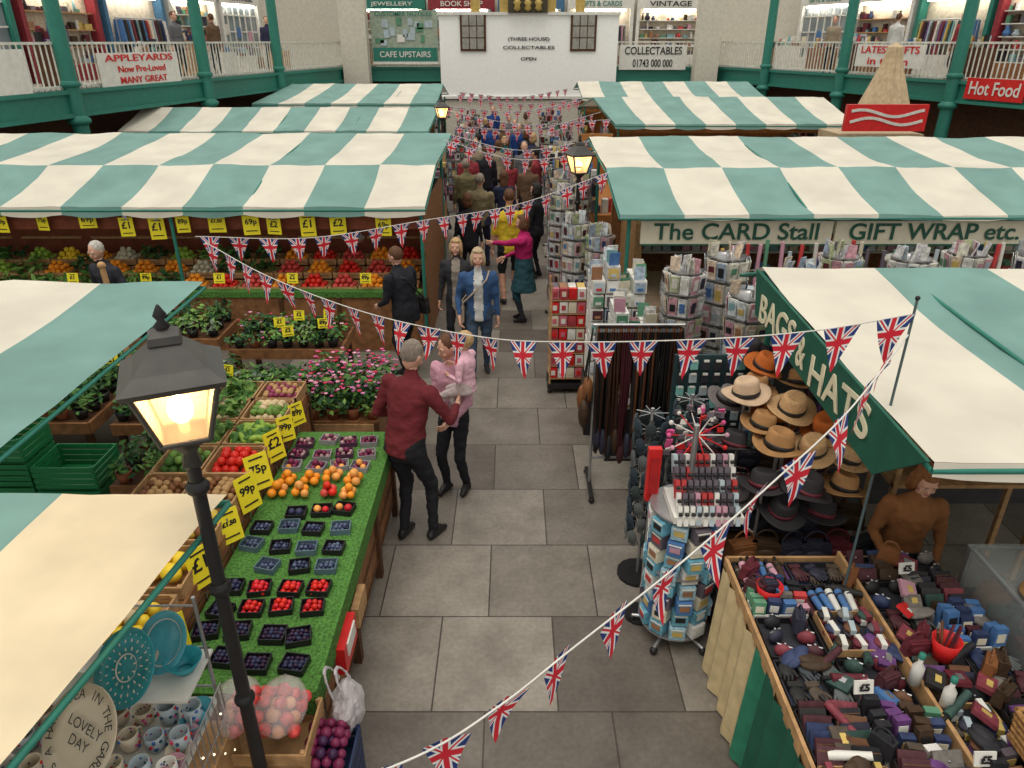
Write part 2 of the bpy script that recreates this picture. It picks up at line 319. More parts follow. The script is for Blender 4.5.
canopy('striped_stall_canopy',-7.9,-2.3,[(23.4,2.28),(26.0,2.70),(28,2.3)],.75,0,True,posts=[(-2.4,23.5,2.2),(-2.4,27.5,2.2)],x0b=-6.9)
canopy('striped_stall_canopy',1.27,10.4,[(8.5,2.15),(9.8,2.49),(11.73,2.65),(13.6,2.25)],.78,0,True,posts=[(1.4,8.6,2.1),(1.35,11.6,2.5),(9,8.6,2.1)],x0b=1.15,val=.06)
canopy('striped_stall_canopy',2.6,8.7,[(19.2,2.10),(21.6,2.58),(23.4,2.2)],.75,0,True,posts=[(2.7,19.3,2),(8.6,19.3,2)],x0b=2.0)
canopy('striped_stall_canopy',2.3,8.3,[(25.3,2.33),(27.5,2.70),(29,2.4)],.75,1,True,posts=[(2.4,25.4,2.3)])
canopy('bag_stall_canopy',2.0,6.5,[(2.92,2.2),(5.6,2.36),(6.1,2.2)],.9,1,False,posts=[(5.9,3.0,2.15),(2.12,5.55,2.25)],sag=.06,val=.10)
canopy('plant_stall_canopy',-7.15,-2.50,[(2.85,2.2),(5.35,2.32)],.77,1,False,posts=[(-2.82,5.3,2.2),(-5.5,5.3,2.2)],sag=.04,val=.0,x1b=-2.38)
canopy('pottery_stall_canopy',-4.1,-1.50,[(.7,2.2),(2.62,2.22)],.62,0,False,mats=(TEAL,CREAM),posts=[(-3.9,2.58,2.2)],sag=.03,x1b=-1.24,val=0)
e=empty('bags_and_hats_sign',(1.97,4.4,1.9)); mb=MB()
q=[(2.92,2.2),(5.62,2.34),(5.5,2.0),(3.34,1.86)]
mb.add([V((1.985,y,z)) for y,z in q]+[V((1.965,y,z)) for y,z in q],[(0,1,2,3),(7,6,5,4),(0,4,5,1),(1,5,6,2),(2,6,7,3),(3,7,4,0)],DGREEN); mb.obj('sign_cloth',e)
CR=M('lettering_cream',(.75,.70,.5),.5,var=.03)
for t,y,w in(("BAGS",5.02,.74),("&",4.5,.14),("HATS",3.90,.84)): 
    text(t,(1.958,y,2.03+(y-3.3)*.045),(math.pi/2,math.radians(-2.8),-math.pi/2),w,CR,e,'letters_'+('and' if t=='&' else t.lower()),.215)
e=empty('card_stall_sign',(2.7,8.62,1.8)); mb=MB(); SG=M('sign_cream',(.66,.62,.48),.6,var=.06); TG=M('sign_text_green',(.02,.09,.06),.5)
mb.box((2.7,8.62,1.92),(2.3,.04,.30),SG); 
for z in(1.77,2.07): mb.box((2.7,8.6,z),(2.32,.05,.015),TG)
mb.obj('board',e); text("The CARD Stall",(2.70,8.59,1.92),RX,1.98,TG,e,'lettering',.2)
e=empty('gift_wrap_sign',(5.1,8.62,1.8)); mb=MB(); mb.box((5.1,8.62,1.92),(2.42,.04,.30),SG)
for z in(1.77,2.07): mb.box((5.1,8.6,z),(2.44,.05,.015),TG)
mb.obj('board',e); text("GIFT WRAP etc.",(5.08,8.59,1.92),RX,2.05,TG,e,'lettering',.2)
# ---------------------------------------------------------------- produce helpers
def crate(mb,x,y,z,w,d,h,mat,slats=3):
    t=.012; mb.box((x,y,z+.006),(w,d,.012),mat); sh=h/slats
    for i in range(slats):
        zz=z+sh*(i+.5)
        for s in(-1,1):
            mb.box((x+s*(w/2-t/2),y,zz),(t,d,sh*.8),mat); mb.box((x,y+s*(d/2-t/2),zz),(w-2*t,t,sh*.8),mat)
    for sx in(-1,1):
        for sy in(-1,1): mb.box((x+sx*(w/2-t*1.6),y+sy*(d/2-t*1.6),z+h/2),(t*1.8,t*1.8,h),mat)
def heap(mb,x,y,z,w,d,r,mats,q=0,dome=.06,el=1,lay=2):
    nx=max(1,int(w/(2*r*.95))); ny=max(1,int(d/(2*r*.95)))
    for L in range(lay):
        for i in range(nx-L):
            for j in range(ny-L):
                px=x+(i-(nx-1-L)/2)*2*r*.97+U(-.3,.3)*r; py=y+(j-(ny-1-L)/2)*2*r*.97+U(-.3,.3)*r
                k=1-((px-x)/(w/2))**2*.5-((py-y)/(d/2))**2*.5
                rr=r*U(.88,1.1); mb.ball((px,py,z+r*.8+L*r*1.3+dome*k),(rr,rr*el,rr*.95),random.choice(mats),q,E(U(0,1),U(0,1),U(0,3)))
def punnet(mb,x,y,z,mats,s=.075,r=.016,tray=None,fill=1):
    tray=tray or BLACK
    a=U(-.25,.25); R=RZ(a); h=.045
    for dx,dy,w,d in((-s,0,.006,2*s),(s,0,.006,2*s),(0,-s*.85,2*s,.006),(0,s*.85,2*s,.006)):
        p=R@V((dx,dy,0)); mb.box((x+p.x,y+p.y,z+h/2),(w,d*.85 if w<.01 else d,h),tray,R)
    mb.box((x,y,z+.006),(2*s,1.7*s,.01),tray,R)
    heap(mb,x,y,z,2*s*.95,1.6*s,r,mats,0,.012,1,2)
PR=["99p","£1","75p","£1.50","69p","£2","£1","89p"]
def pcard(mb,x,y,z,w=.16,h=.22,yaw=0,tilt=-.3,mat=None):
    R=E(tilt,0,yaw); c=V((x,y,z+h/2)); mb.box(c,(w,.006,h),mat or YEL,R)
    t=random.choice(PR); mb.tx.append((t,c+R@V((0,-.005,h*.08)),R,min(h*.5,w*1.45/len(t)),BLACK)); 
    for zz,ww in((-.32,.7),(.38,.6)): o=R@V((0,-.005,h*zz)); mb.box(c+o,(w*ww,.003,h*.045),BLACK,R)
def bush(mb,x,y,z,r,h,mats,n=40,ls=.05,fl=None,nf=0):
    for i in range(n):
        a=U(0,6.28); rr=r*math.sqrt(U(0,1)); zz=z+h*U(.1,1)*(1-.4*(rr/r)**2); s=ls*U(.6,1.3)
        c=V((x+rr*math.cos(a),y+rr*math.sin(a),zz)); R=E(U(-.9,.9),U(-.9,.9),U(0,6.28))
        pts=[R@V(p)*s for p in((0,-1,0),(.45,-.2,.12),(.3,.5,.1),(0,1,0),(-.3,.5,.1),(-.45,-.2,.12))]
        mb.poly([c+p for p in pts],random.choice(mats))
    for i in range(nf):
        a=U(0,6.28); rr=r*math.sqrt(U(0,1)); zz=z+h*(1-.35*(rr/r)**2)+U(-.08,.03); c=V((x+rr*math.cos(a),y+rr*math.sin(a),zz)); fm_=random.choice(fl); s=U(.7,1.1)
        for k in range(5):
            R=E(.5,0,k*1.257+a); mb.ball(c+R@V((0,.013*s,0)),(.010*s,.014*s,.006),fm_,0,R)
# ---- green fruit table
mb=MB()
mb.box((-1.49,4.22,.80),(.84,2.86,.06),GRASS); mb.box((-1.06,4.22,.76),(.02,2.88,.16),GRASS); mb.box((-1.49,2.78,.76),(.84,.02,.16),GRASS)
mb.box((-1.11,4.22,.42),(.03,2.75,.52),WOOD)
for y in(2.9,3.8,4.7,5.55):
    mb.box((-1.09,y,.37),(.05,.07,.74),WOODD); mb.box((-1.85,y,.37),(.06,.07,.74),WOODD)
for z in(.2,.4,.6): mb.box((-1.09,4.22,z),(.02,2.75,.012),WOODD)
mb.box((-1.49,2.83,.4),(.78,.03,.6),WOOD)
mb.obj('fruit_display_table')
mb=MB()
Y0=2.98; BB=M('blackberry',(.035,.015,.045),.4); FIG=M('pale_fig',(.42,.26,.26),.5); PT=M('punnet_plum',(.09,.03,.07),.4); CLR=M('punnet_clear',(.30,.28,.30),.2); PTR=M('punnet_teal_lid',(.10,.16,.20),.3)
for r in range(13):
    y=Y0+r*.205
    for c in range(4):
        if r in(4,7) and c==0: continue
        x=-1.79+c*.185+U(-.02,.02); yy=y+U(-.035,.035)
        if r<2: punnet(mb,x,yy,.83,[BLUEB,BB],.07,.014)
        elif r in(2,3): punnet(mb,x,yy,.83,[STRAW,TOM] if c else [BLUEB],.068,.019)
        elif r<7: punnet(mb,x,yy,.83,[BLUEB,M('blueberry_bloom',(.09,.12,.2),.6)],.066,.014,PTR if (r+c)%2 else BLACK)
        elif r==7: punnet(mb,x,yy,.83,[STRAW,PEACH] if c>1 else [BLUEB],.07,.03)
        elif r==8: heap(mb,x,yy,.83,.15,.15,.034,[ORANGE,PEACH] if c!=2 else [TOM,APPLE],0,.03,1,3)
        elif r==9: heap(mb,x,yy,.83,.15,.15,.034,[PEACH,ORANGE] if c!=0 else [ORANGE],0,.03,1,3)
        elif r==10: punnet(mb,x,yy,.83,[PLUM,PEACH],.07,.026,CLR)
        else: punnet(mb,x,yy,.83,[PLUM,FIG,PLUM],.07,.022,CLR if c%2 else PT)
mb.obj('fruit_punnets')
mb=MB(); mb.box((-1.03,3.35,.62),(.06,.32,.2),RED); mb.box((-1.0,3.35,.66),(.02,.2,.1),WPL); mb.box((-1.035,3.75,.55),(.05,.25,.16),WOODL); mb.obj('leaflet_box')
# ---- raised vegetable crates behind table
mb=MB(); mb.box((-2.33,4.45,.5),(.80,3.3,1.0),WOOD); 
for y in(2.82,6.08): mb.box((-2.33,y,.5),(.84,.04,1.0),WOODD)
for z in(.3,.6,.9): mb.box((-1.92,4.45,z),(.02,3.3,.02),WOODD)
mb.obj('vegetable_bench')
mb=MB(); ONW=M('onion_white',(.62,.48,.28),.5)
veg=[(3.05,[YELF,ONW],.045,1),(3.5,[YELF],.062,1.25),(3.95,[M('squash',(.58,.42,.07),.5),BROWN],.045,1.4),(4.35,[POT,BROWN],.03,1),(4.75,[TOM],.038,1),(5.18,[GAPP,LEAF],.026,2.4),(5.6,[ONW,LEAF2],.03,1.4),(5.95,[POT,M('onion_red',(.25,.04,.09),.4)],.028,1)]
for y,ms,r,el in veg:
    for x in(-2.13,-2.52):
        crate(mb,x,y,1.0,.37,.40,.10,WOODL); heap(mb,x,y,1.01,.32,.34,r,ms if x>-2.3 or random.random()<.5 else [LEAF2,LEAF],1 if r>.05 else 0,.04,el,2)
    if y>5: 
        for k in range(3): bush(mb,-2.5+U(-.1,.1),y+U(-.1,.1),1.05,.14,.16,[LEAF,LEAF2],18,.06)
mb.obj('vegetable_crates')
mb=MB()
for y,w,h,yw in((3.02,.16,.22,.7),(3.52,.17,.26,1.0),(3.98,.15,.24,.8),(4.32,.17,.27,1.0),(4.62,.18,.28,.75),(5.0,.16,.25,.95),(5.32,.14,.22,.7),(5.64,.14,.2,.9)):
    x=-1.91+U(-.02,.02); mb.cyl((x,y,.8),(x,y,1.1),.006,.006,STEEL,5); pcard(mb,x+.01,y,.93+U(-.03,.03),w,h,yw,-.25+U(-.12,.12))
mb.obj('price_cards')
# ---- bagged apples, crates, carrier bag near lamp
mb=MB(); PLB=M('crate_blue',(.025,.04,.10),.5)
for z in(0,.2,.4,.6): crate(mb,-1.28,2.62,z,.5,.36,.19,PLB if z<.5 else WOODL,2)
heap(mb,-1.28,2.62,.80,.46,.33,.036,[APPLE,APPLE,M('apple_pale',(.65,.30,.15),.3)],1,.07,1,3)
for z in(0,.2,.4): crate(mb,-.98,2.62,z,.28,.34,.19,PLB,2)
heap(mb,-.98,2.62,.6,.25,.3,.03,[M('grape_dark',(.05,.015,.06),.4),PLUM,M('grape_dark')if False else PLUM],0,.03)
mb.obj('apple_crates')
mb=MB(); PFILM=seethru('clear_plastic_film',(.9,.85,.86),(0,0,0),0,.72,.15)
for bx in(-1.40,-1.17):
    vs,f=_S[2]; mb.add([V((bx+p.x*.125*(1+.15*noise.noise(p*3)),2.6+p.y*.17*(1+.12*noise.noise(p*4)),.95+p.z*.115*(1+.2*noise.noise(p*3.3)))) for p in vs],f,PFILM,True)
mb.obj('plastic_fruit_bag')
mb=MB(); CB=M('carrier_bag_plastic',(.62,.58,.60),.3,var=.08,translu=.3)
vs,f=_S[3]; o=[]
for p in vs:
    n_=noise.noise(p*2.8)*.28; k=1+n_; z=p.z; top=max(z,0)
    o.append(V((-.91+p.x*.085*k*(1-.55*top**2),2.84+p.y*.13*k*(1-.3*top),.68+z*.17*(1+.1*n_))))
mb.add(o,f,CB,False)
for sx in(-.03,.03):
    pr=None
    for k in range(9):
        a=math.pi*k/8; p=V((-.93+sx-.05*math.sin(a),2.84+.07*math.cos(a),.80+.14*math.sin(a)))
        if pr is not None: mb.cyl(pr,p,.012,.012,CB,6,sx=.4)
        pr=p
mb.obj('carrier_bag')
# ---- potted flowers and herbs
PK=[M('flower_pink',(.60,.09,.25),.5),M('flower_pale',(.70,.32,.44),.5),M('flower_red',(.5,.03,.09),.5),M('flower_mauve',(.55,.2,.4),.5)]
mb=MB(); mb.box((-1.72,6.75,.28),(.75,.85,.56),WOOD)
for i in range(5): mb.box((-1.72,6.31,.06+.11*i),(.77,.02,.09),WOODL)
for s in(-1,1): mb.box((-1.72+s*.37,6.31,.28),(.05,.04,.56),WOODD)
mb.obj('flower_trough_stand')
TC=M('pot_terracotta',(.30,.10,.045),.7)
mb=MB()
for i in range(4):
    for j in range(4):
        x=-2.0+i*.20; y=6.42+j*.2; mb.lathe([(.0,0),(.055,0),(.075,.12),(.065,.12)],(x,y,.56),TC,10); bush(mb,x,y,.60,.18,.44,[LEAF,LEAFD,LEAFD,LEAF2],95,.045,PK,15)
mb.obj('potted_pink_flowers')
def herb_bench(x0,x1,y0,y1,z,name,hh=(.12,.25),flowers=False):
    mb=MB(); mb.box(((x0+x1)/2,(y0+y1)/2,z-.03),(x1-x0,y1-y0,.05),WOODD)
    for x in(x0+.06,x1-.06):
        for y in(y0+.06,y1-.06): mb.box((x,y,(z-.05)/2),(.06,.06,z-.05),WOODD)
    mb.box(((x0+x1)/2,y0,z-.06),(x1-x0,.03,.12),WOOD); mb.box((x1,(y0+y1)/2,z-.06),(.03,y1-y0,.12),WOOD)
    nx=max(1,int((x1-x0)/.18)); ny=max(1,int((y1-y0)/.19))
    for i in range(nx):
        for j in range(ny):
            x=x0+.1+i*(x1-x0-.2)/max(1,nx-1)+U(-.02,.02); y=y0+.1+j*(y1-y0-.2)/max(1,ny-1)+U(-.02,.02)
            mb.lathe([(0,0),(.05,0),(.07,.1),(.06,.1)],(x,y,z),BLACK if random.random()<.85 else TC,8)
            bush(mb,x,y,z+.06,U(.09,.15),U(*hh),random.choice([[LEAF,LEAFD],[LEAF,LEAF2],[LEAF,LEAFD],[LEAF2,M('leaf_grey',(.17,.23,.16),.6)],[LEAFD,LEAF]]),46,.038,PK,3 if flowers and random.random()<.4 else 0)
            if random.random()<.10: pcard(mb,x+.05,y-.08,z+.16,.13,.12,U(-.4,.6),-.2)
    mb.obj(name)
herb_bench(-2.95,-2.15,6.45,7.25,.62,'herb_plant_bench',(.12,.22)); herb_bench(-4.0,-3.05,6.3,7.5,.55,'herb_plant_bench',(.15,.3)); herb_bench(-5.6,-4.15,6.2,7.6,.62,'herb_plant_bench',(.2,.4))
herb_bench(-3.3,-2.0,7.75,8.5,.75,'herb_plant_bench',(.1,.2),True); herb_bench(-4.7,-3.5,7.95,8.65,.8,'herb_plant_bench',(.1,.3)); herb_bench(-7.6,-5.8,6.3,8.6,.7,'herb_plant_bench',(.2,.5))
herb_bench(-3.45,-2.98,5.2,6.0,.55,'herb_plant_bench',(.15,.3))
mb=MB(); mb.cyl((-3.50,6.14,0),(-3.62,6.18,2.2),.03,.025,WOODL,8); mb.ball((-3.62,6.18,2.21),.035,WOODL,1); mb.obj('wooden_pole')
mb=MB(); GC=M('plastic_green',(.02,.20,.07),.4,var=.06)
for x,y,n in((-3.85,5.45,3),(-4.45,5.5,4)):
    for k in range(n): crate(mb,x,y,.0+k*.24,.54,.42,.23,GC,4)
crate(mb,-3.9,4.9,0,.5,.36,.22,GC,4); mb.obj('green_plastic_crates')
# ---- greengrocer stall under left canopy
SBR=M('stall_back_red',(.22,.06,.03),.7)
mb=MB(); mb.box((-5.5,10.1,.4),(8.5,1.2,.8),WOOD)
for i in range(11): mb.box((-9.6+i*.8,9.48,.4),(.05,.03,.8),WOODD)
mb.box((-5.5,9.55,.84),(8.5,.15,.08),GRASS); mb.box((-5.4,10.9,.95),(8.2,.06,1.9),SBR); mb.box((-5.5,9.62,1.86),(8.5,.04,.28),SBR)
mb.box((-1.22,11.2,.95),(.05,2.8,1.9),WOOD)
for i in range(8): mb.box((-9.1+i*1.05,10.85,1.3),(.9,.05,.03),WOODL)
mb.obj('greengrocer_stall')
mb=MB(); gm=[[ORANGE],[TOM],[APPLE],[GAPP],[YELF],[LEAF2,LEAF],[M('cauliflower',(.6,.56,.42),.7)],[M('carrot',(.7,.24,.04),.6)],[LEAFD,LEAF],[LEAF,LEAFD],[LEAFD,LEAF],[LEAF,LEAF2]]
for i in range(20):
    x=-9.5+i*.42
    for j,y in enumerate((9.78,10.13,10.48)):
        z=.82+j*.1; crate(mb,x,y,z,.40,.33,.09,WOODL,2)
        ms=[TOM,APPLE,ORANGE][(i+j)%3:][:1] if i>14 else random.choice(gm[3:]+[gm[0]])
        if i>11 and j==0: ms=[[ORANGE],[TOM],[APPLE]][i%3]
        if ms[0] in(LEAF2,LEAFD,LEAF): bush(mb,x,y,z+.05,.2,.22,ms,40,.07)
        else: heap(mb,x,y,z+.01,.34,.28,.042,ms,0,.04,1,3)
mb.obj('fruit_and_vegetable_crates')
mb=MB()
for x in [-9.3,-8.5,-7.9,-7.3,-6.75,-6.2,-5.6,-5.1,-4.7,-4.35,-3.9,-3.45,-3.15,-2.7,-2.3,-1.7]:
    w=U(.16,.24); h=U(.2,.3); z=1.95+U(-.06,.02); mb.box((x,9.5,z+.02),(w*.3,.01,.1),STEEL); pcard(mb,x,9.5,z-h,w,h,U(-.25,.25),0)
for x in [-7.5,-6,-5,-4,-3,-2]: pcard(mb,x,9.5,1.0,.15,.14,0,-.2)
mb.obj('hanging_price_cards')
mb=MB(); mb.cyl((-2.2,9.9,2.05),(-2.2,9.9,1.7),.006,.006,STEEL,5); mb.lathe([(0,0),(.12,.02),(.16,.08)],(-2.2,9.9,1.45),STEEL,14)
for a in range(3): mb.cyl((-2.2,9.9,1.7),(-2.2+.15*math.cos(a*2.1),9.9+.15*math.sin(a*2.1),1.52),.004,.004,STEEL,4)
mb.obj('hanging_scale')
# ---------------------------------------------------------------- lamps
def lamp(x,y,zb,yaw=.35,k=1.0,zf=0,name='street_lamp',P=14):
    e=empty(name,(x,y,0)); mb=MB(); R=RZ(yaw); q=math.pi/4+yaw
    mb.lathe([(.13,0),(.13,.06),(.09,.14),(.07,.4),(.045,.5),(.042,.7)],(x,y,zf),BLACK,14); mb.cyl((x,y,.6),(x,y,zb-.12),.034,.026,BLACK,12)
    for z in(1.25,1.9,2.4): mb.lathe([(.03,0),(.046,.02),(.046,.04),(.03,.06)],(x,y,z),BLACK,12)
    mb.lathe([(.02,-.14),(.05,-.12),(.03,-.07),(.06,-.03),(.10,0),(.125,.012),(.0,.02)],(x,y,zb),IRON,4,ph=q)
    LB_,LT=.115*k,.20*k; h=.245*k
    cb=[R@V((sx*LB_*.72,sy*LB_*.72,0)) for sx,sy in((-1,-1),(1,-1),(1,1),(-1,1))]; ct=[R@V((sx*LT*.72,sy*LT*.72,h)) for sx,sy in((-1,-1),(1,-1),(1,1),(-1,1))]
    o=V((x,y,zb+.01)); 
    for i in range(4):
        j=(i+1)%4; mb.cyl(o+cb[i],o+ct[i],.010,.012,IRON,6); mb.cyl(o+cb[i],o+cb[j],.012,.012,IRON,6); mb.cyl(o+ct[i],o+ct[j],.014,.014,IRON,6)
    prof=[(LT*1.18,h-.012),(LT*1.24,h+.010),(LT*1.12,h+.022),(LT*.85,h+.05*k),(LT*.52,h+.10*k),(LT*.36,h+.125*k),(LT*.40,h+.132*k),(LT*.36,h+.158*k),(LT*.1,h+.18*k)]
    mb.lathe(prof,o,IRON,4,ph=q,sm=False)
    mb.lathe([(.012,h+.165*k),(.03,h+.185*k),(.012,h+.205*k),(.024,h+.225*k),(.006,h+.26*k),(0,h+.265*k)],o,BLACK,10)
    mb.obj('post_and_lantern_frame',e)
    g=MB(); 
    for i in range(4):
        j=(i+1)%4; g.poly([o+cb[i]*.97,o+cb[j]*.97,o+ct[j]*.97,o+ct[i]*.97],glassmat())
    g.obj('glass_panes',e)
    g=MB(); g.ball(o+V((0,0,h*.42)),(.045*k,.045*k,.055*k),M('bulb_glow',(1,.70,.34),.5,emit=26),2); g.cyl(o+V((0,0,.0)),o+V((0,0,h*.3)),.02,.02,WPL,8); g.obj('bulb',e)
    l=bpy.data.lights.new('lamp_light','POINT'); l.energy=P; l.color=(1,.65,.35); l.shadow_soft_size=.06; lo=bpy.data.objects.new('lamp_light',l); bpy.context.collection.objects.link(lo); lo.location=o+V((0,0,h*.8))-e.location; lo.parent=e
lamp(-1.225,2.36,2.66,.42,1.0,P=16)
lamp(.93,10.3,2.33,.3,1.0,P=8); lamp(-1.55,16.9,2.45,.3,.9,P=6)
# ---------------------------------------------------------------- pottery stall
mb=MB(); mb.box((-2.05,2.05,.45),(1.3,1.0,.9),WOODL)
for z in(1.12,1.38):
    mb.box((-1.95,2.25 if z<1.3 else 2.4,z),(1.05,.5 if z<1.3 else .3,.015),WPL)
for x,y in((-1.43,2.5),(-2.45,2.5),(-1.43,2.0),(-2.45,2.0)):
    mb.cyl((x,y,.9),(x,y,1.75 if y>2.2 else 1.2),.01,.01,STEEL,6)
for z in(1.2,1.45,1.7): mb.cyl((-1.43,2.5,z),(-2.45,2.5,z),.006,.006,STEEL,5)
for i in range(14): mb.cyl((-1.41,1.86+i*.05,.55),(-1.41,1.86+i*.05,1.2),.004,.004,STEEL,4)
for z in(.6,.8,1.0,1.2): mb.cyl((-1.41,1.86,z),(-1.41,2.52,z),.004,.004,STEEL,4)
FL=M('fairy_light',(1,.85,.55),.5,emit=2.5)
for i in range(14): mb.ball((-1.40,1.9+i*.045,.62+.5*((i*7)%5)/5+U(0,.06)),.0055,FL,0); 
for i in range(9): mb.ball((-1.43,2.5,.95+i*.09),.0055,FL,0)
mb.obj('pottery_display_stand')
def plate(x,y,z,r,mat,rot,name,rings=None,txt=None,spk=None):
    e=empty(name,(x,y,z)); mb=MB(); c=V((x,y,z)); R=rot
    mb.lathe([(0,-.015),(r*.55,-.015),(r,.012),(r,.02),(r*.62,-.003),(r*.55,-.008),(0,-.008)],c,mat,40,R)
    if rings:
        for rr,m2 in rings: mb.lathe([(rr,.003+.022*max(0,(rr/r-.6))),(rr+.006,.004+.022*max(0,(rr/r-.6))+.002)],c,m2,40,R)
    if spk:
        for ring,(rr,nn) in enumerate(((.045,8),(.08,14),(.115,20),(.145,26))):
            for k in range(nn):
                a=2*math.pi*k/nn; mb.ball(c+R@V((math.cos(a)*rr,math.sin(a)*rr,.0+.022*max(0,(rr/r-.6))*1.5)),(.009,.004,.003),spk,0,R@RZ(a))
    mb.obj('plate_body',e)
    if txt:
        n=len(txt)
        for i,ch in enumerate(txt):
            if ch==' ': continue
            a=math.radians(200)-i*2*math.pi/n; p=c+R@V((math.cos(a)*r*.8,math.sin(a)*r*.8,.022))
            mt=(R@Matrix.Rotation(a-math.pi/2,3,'Z')); cu=bpy.data.curves.new('t','FONT'); cu.body=ch; cu.size=r*.28; cu.align_x='CENTER'; cu.align_y='CENTER'; cu.materials.append(BLACK)
            o=bpy.data.objects.new('letter_%d'%i,cu); bpy.context.collection.objects.link(o); o.matrix_world=Matrix.Translation(p-c)@mt.to_4x4(); o.parent=e
        for k,t in enumerate(("LOVELY","DAY")):
            cu=bpy.data.curves.new('t','FONT'); cu.body=t; cu.size=r*.3; cu.align_x='CENTER'; cu.align_y='CENTER'; cu.materials.append(BLACK)
            o=bpy.data.objects.new('word_%d'%k,cu); bpy.context.collection.objects.link(o); o.matrix_world=Matrix.Translation(R@V((0,r*(.15-.32*k),.004)))@R.to_4x4(); o.parent=e
face=E(math.radians(48),0,math.radians(-28))
CERC=M('ceramic_cream',(.66,.58,.44),.25,var=.03); CERT=M('ceramic_teal',(.04,.32,.38),.25,var=.12,scale=40); CERN=M('ceramic_navy',(.02,.08,.16),.2); CERA=M('ceramic_aqua',(.10,.42,.52),.2)
plate(-1.74,2.02,1.46,.195,CERC,face,'lettered_serving_plate',[(.187,BLACK)],"HAVE TEA IN THE GARDEN IT'S A ")
plate(-1.70,2.33,1.50,.17,CERT,face,'teal_patterned_plate',[(.055,WPL),(.16,WPL)],spk=WPL)
plate(-1.60,2.48,1.50,.14,CERA,face,'aqua_plate',[(.1,WPL)])
plate(-2.15,2.1,1.48,.17,CERC,face,'cream_plate',[(.15,CERN)])
def mug(mb,x,y,z,r,h,mat,dots=None,hd=0):
    mb.lathe([(0,0),(r*.85,0),(r,h*.3),(r,h),(r*.9,h),(r*.88,h*.2),(0,h*.1)],(x,y,z),mat,16)
    pr=None
    for k in range(9):
        a=-math.pi/2+math.pi*k/8; p=V((x+math.cos(hd)*(r+.025*math.cos(a)),y+math.sin(hd)*(r+.025*math.cos(a)),z+h*.5+h*.28*math.sin(a)))
        if pr is not None: mb.cyl(pr,p,.006,.006,mat,5)
        pr=p
    if dots:
        for k in range(14):
            a=U(0,6.28); mb.ball((x+r*math.cos(a),y+r*math.sin(a),z+U(.15,.9)*h),.008,random.choice(dots),0)
mb=MB()
for i in range(9):
    for j in range(3): mug(mb,-1.48-i*.115,2.08+j*.14,1.13,.042,U(.07,.11),random.choice([WPL,CERC,CERC,PAL[7]]),[RED,BLUE,PK[0],CERN],U(0,6))
for i in range(5): mb.lathe([(0,0),(.04,0),(.085,.07),(.08,.07),(.03,.01)],(-1.5-i*.2,2.42,1.39),[CERT,CERC,WPL][i%3],18)
for i in range(6):
    for j in range(3): mug(mb,-1.5-i*.19,1.66+j*.13,.9,.05,.11,random.choice([WPL,CERC,PAL[5]]),[RED,BLUE,CERN],U(0,6))
for i in range(7): mb.lathe([(0,0),(.03,0),(.06,.05),(.057,.05),(.02,.01)],(-1.47,1.95+i*.075,1.13),random.choice([PAL[5],CERA,CERC]),14)
mb.obj('pottery_mugs_and_bowls')
# ---------------------------------------------------------------- card stall items
def spinner(x,y,h,r,pal=PCARD,tiers=7,sides=6,name='greeting_card_spinner',z0=.3,ph=None):
    mb=MB(); mb.cyl((x,y,0),(x,y,h+.05),.018,.018,STEEL,8); ph=U(0,1) if ph is None else ph
    for k in range(4):
        a=k*math.pi/2+ph; mb.cyl((x,y,.08),(x+math.cos(a)*r*1.05,y+math.sin(a)*r*1.05,.03),.014,.014,STEEL,6); mb.ball((x+math.cos(a)*r*1.05,y+math.sin(a)*r*1.05,.025),.025,BLACK,0)
    th=(h-z0)/tiers
    for t in range(tiers):
        z=z0+t*th
        for s in range(sides):
            a=2*math.pi*s/sides+ph; R=RZ(a+math.pi/2); c=V((x+math.cos(a)*r*.8,y+math.sin(a)*r*.8,z+th/2)); w=2*r*.8*math.tan(math.pi/sides)*.92
            mb.box(c-V((0,0,th*.42)),(w,.05,.012),STEEL,R)
            if t==0: mb.cyl(V((c.x,c.y,z0)),V((c.x,c.y,h)),.006,.006,STEEL,4)
            for q in range(2):
                cc=c+R@V(((q-.5)*w*.5,0,0)); cm=random.choice(pal)
                for g in range(3): mb.box(cc-V((math.cos(a),math.sin(a),0))*(.02*g-.01),(w*.44,.006,th*U(.7,.86)),cm if g==0 else WPL,R@Matrix.Rotation(.12,3,'X'))
                mb.box(cc+V((math.cos(a),math.sin(a),0))*.018+V((0,0,U(-.02,.02))),(w*.28,.004,th*U(.25,.5)),random.choice(PAL+PDARK[:6]),R@Matrix.Rotation(.12,3,'X'))
    for k in range(7): mb.box((x+U(-.6,.6)*r,y+U(-.6,.6)*r,h+.05),(.10,.006,.15),random.choice(pal),E(U(-.3,.3),0,U(0,3)))
    mb.lathe([(0,-.02),(r*.8,-.02),(r*.8,0)],(x,y,h),STEEL,sides); mb.obj(name)
for a in [(1.75,7.05,1.92,.23),(2.3,6.6,1.80,.25),(2.25,7.35,1.98,.26),(2.9,7.0,1.90,.26),(3.5,7.5,1.95,.25),(4.2,7.4,1.95,.26),(4.9,7.6,1.95,.25),(5.6,7.5,1.95,.25),(1.15,9.25,1.75,.2),(.85,9.5,1.85,.2),(.75,10.95,1.95,.22),(1.05,11.6,2.0,.22),(.85,12.3,1.95,.22)]: spinner(*a)
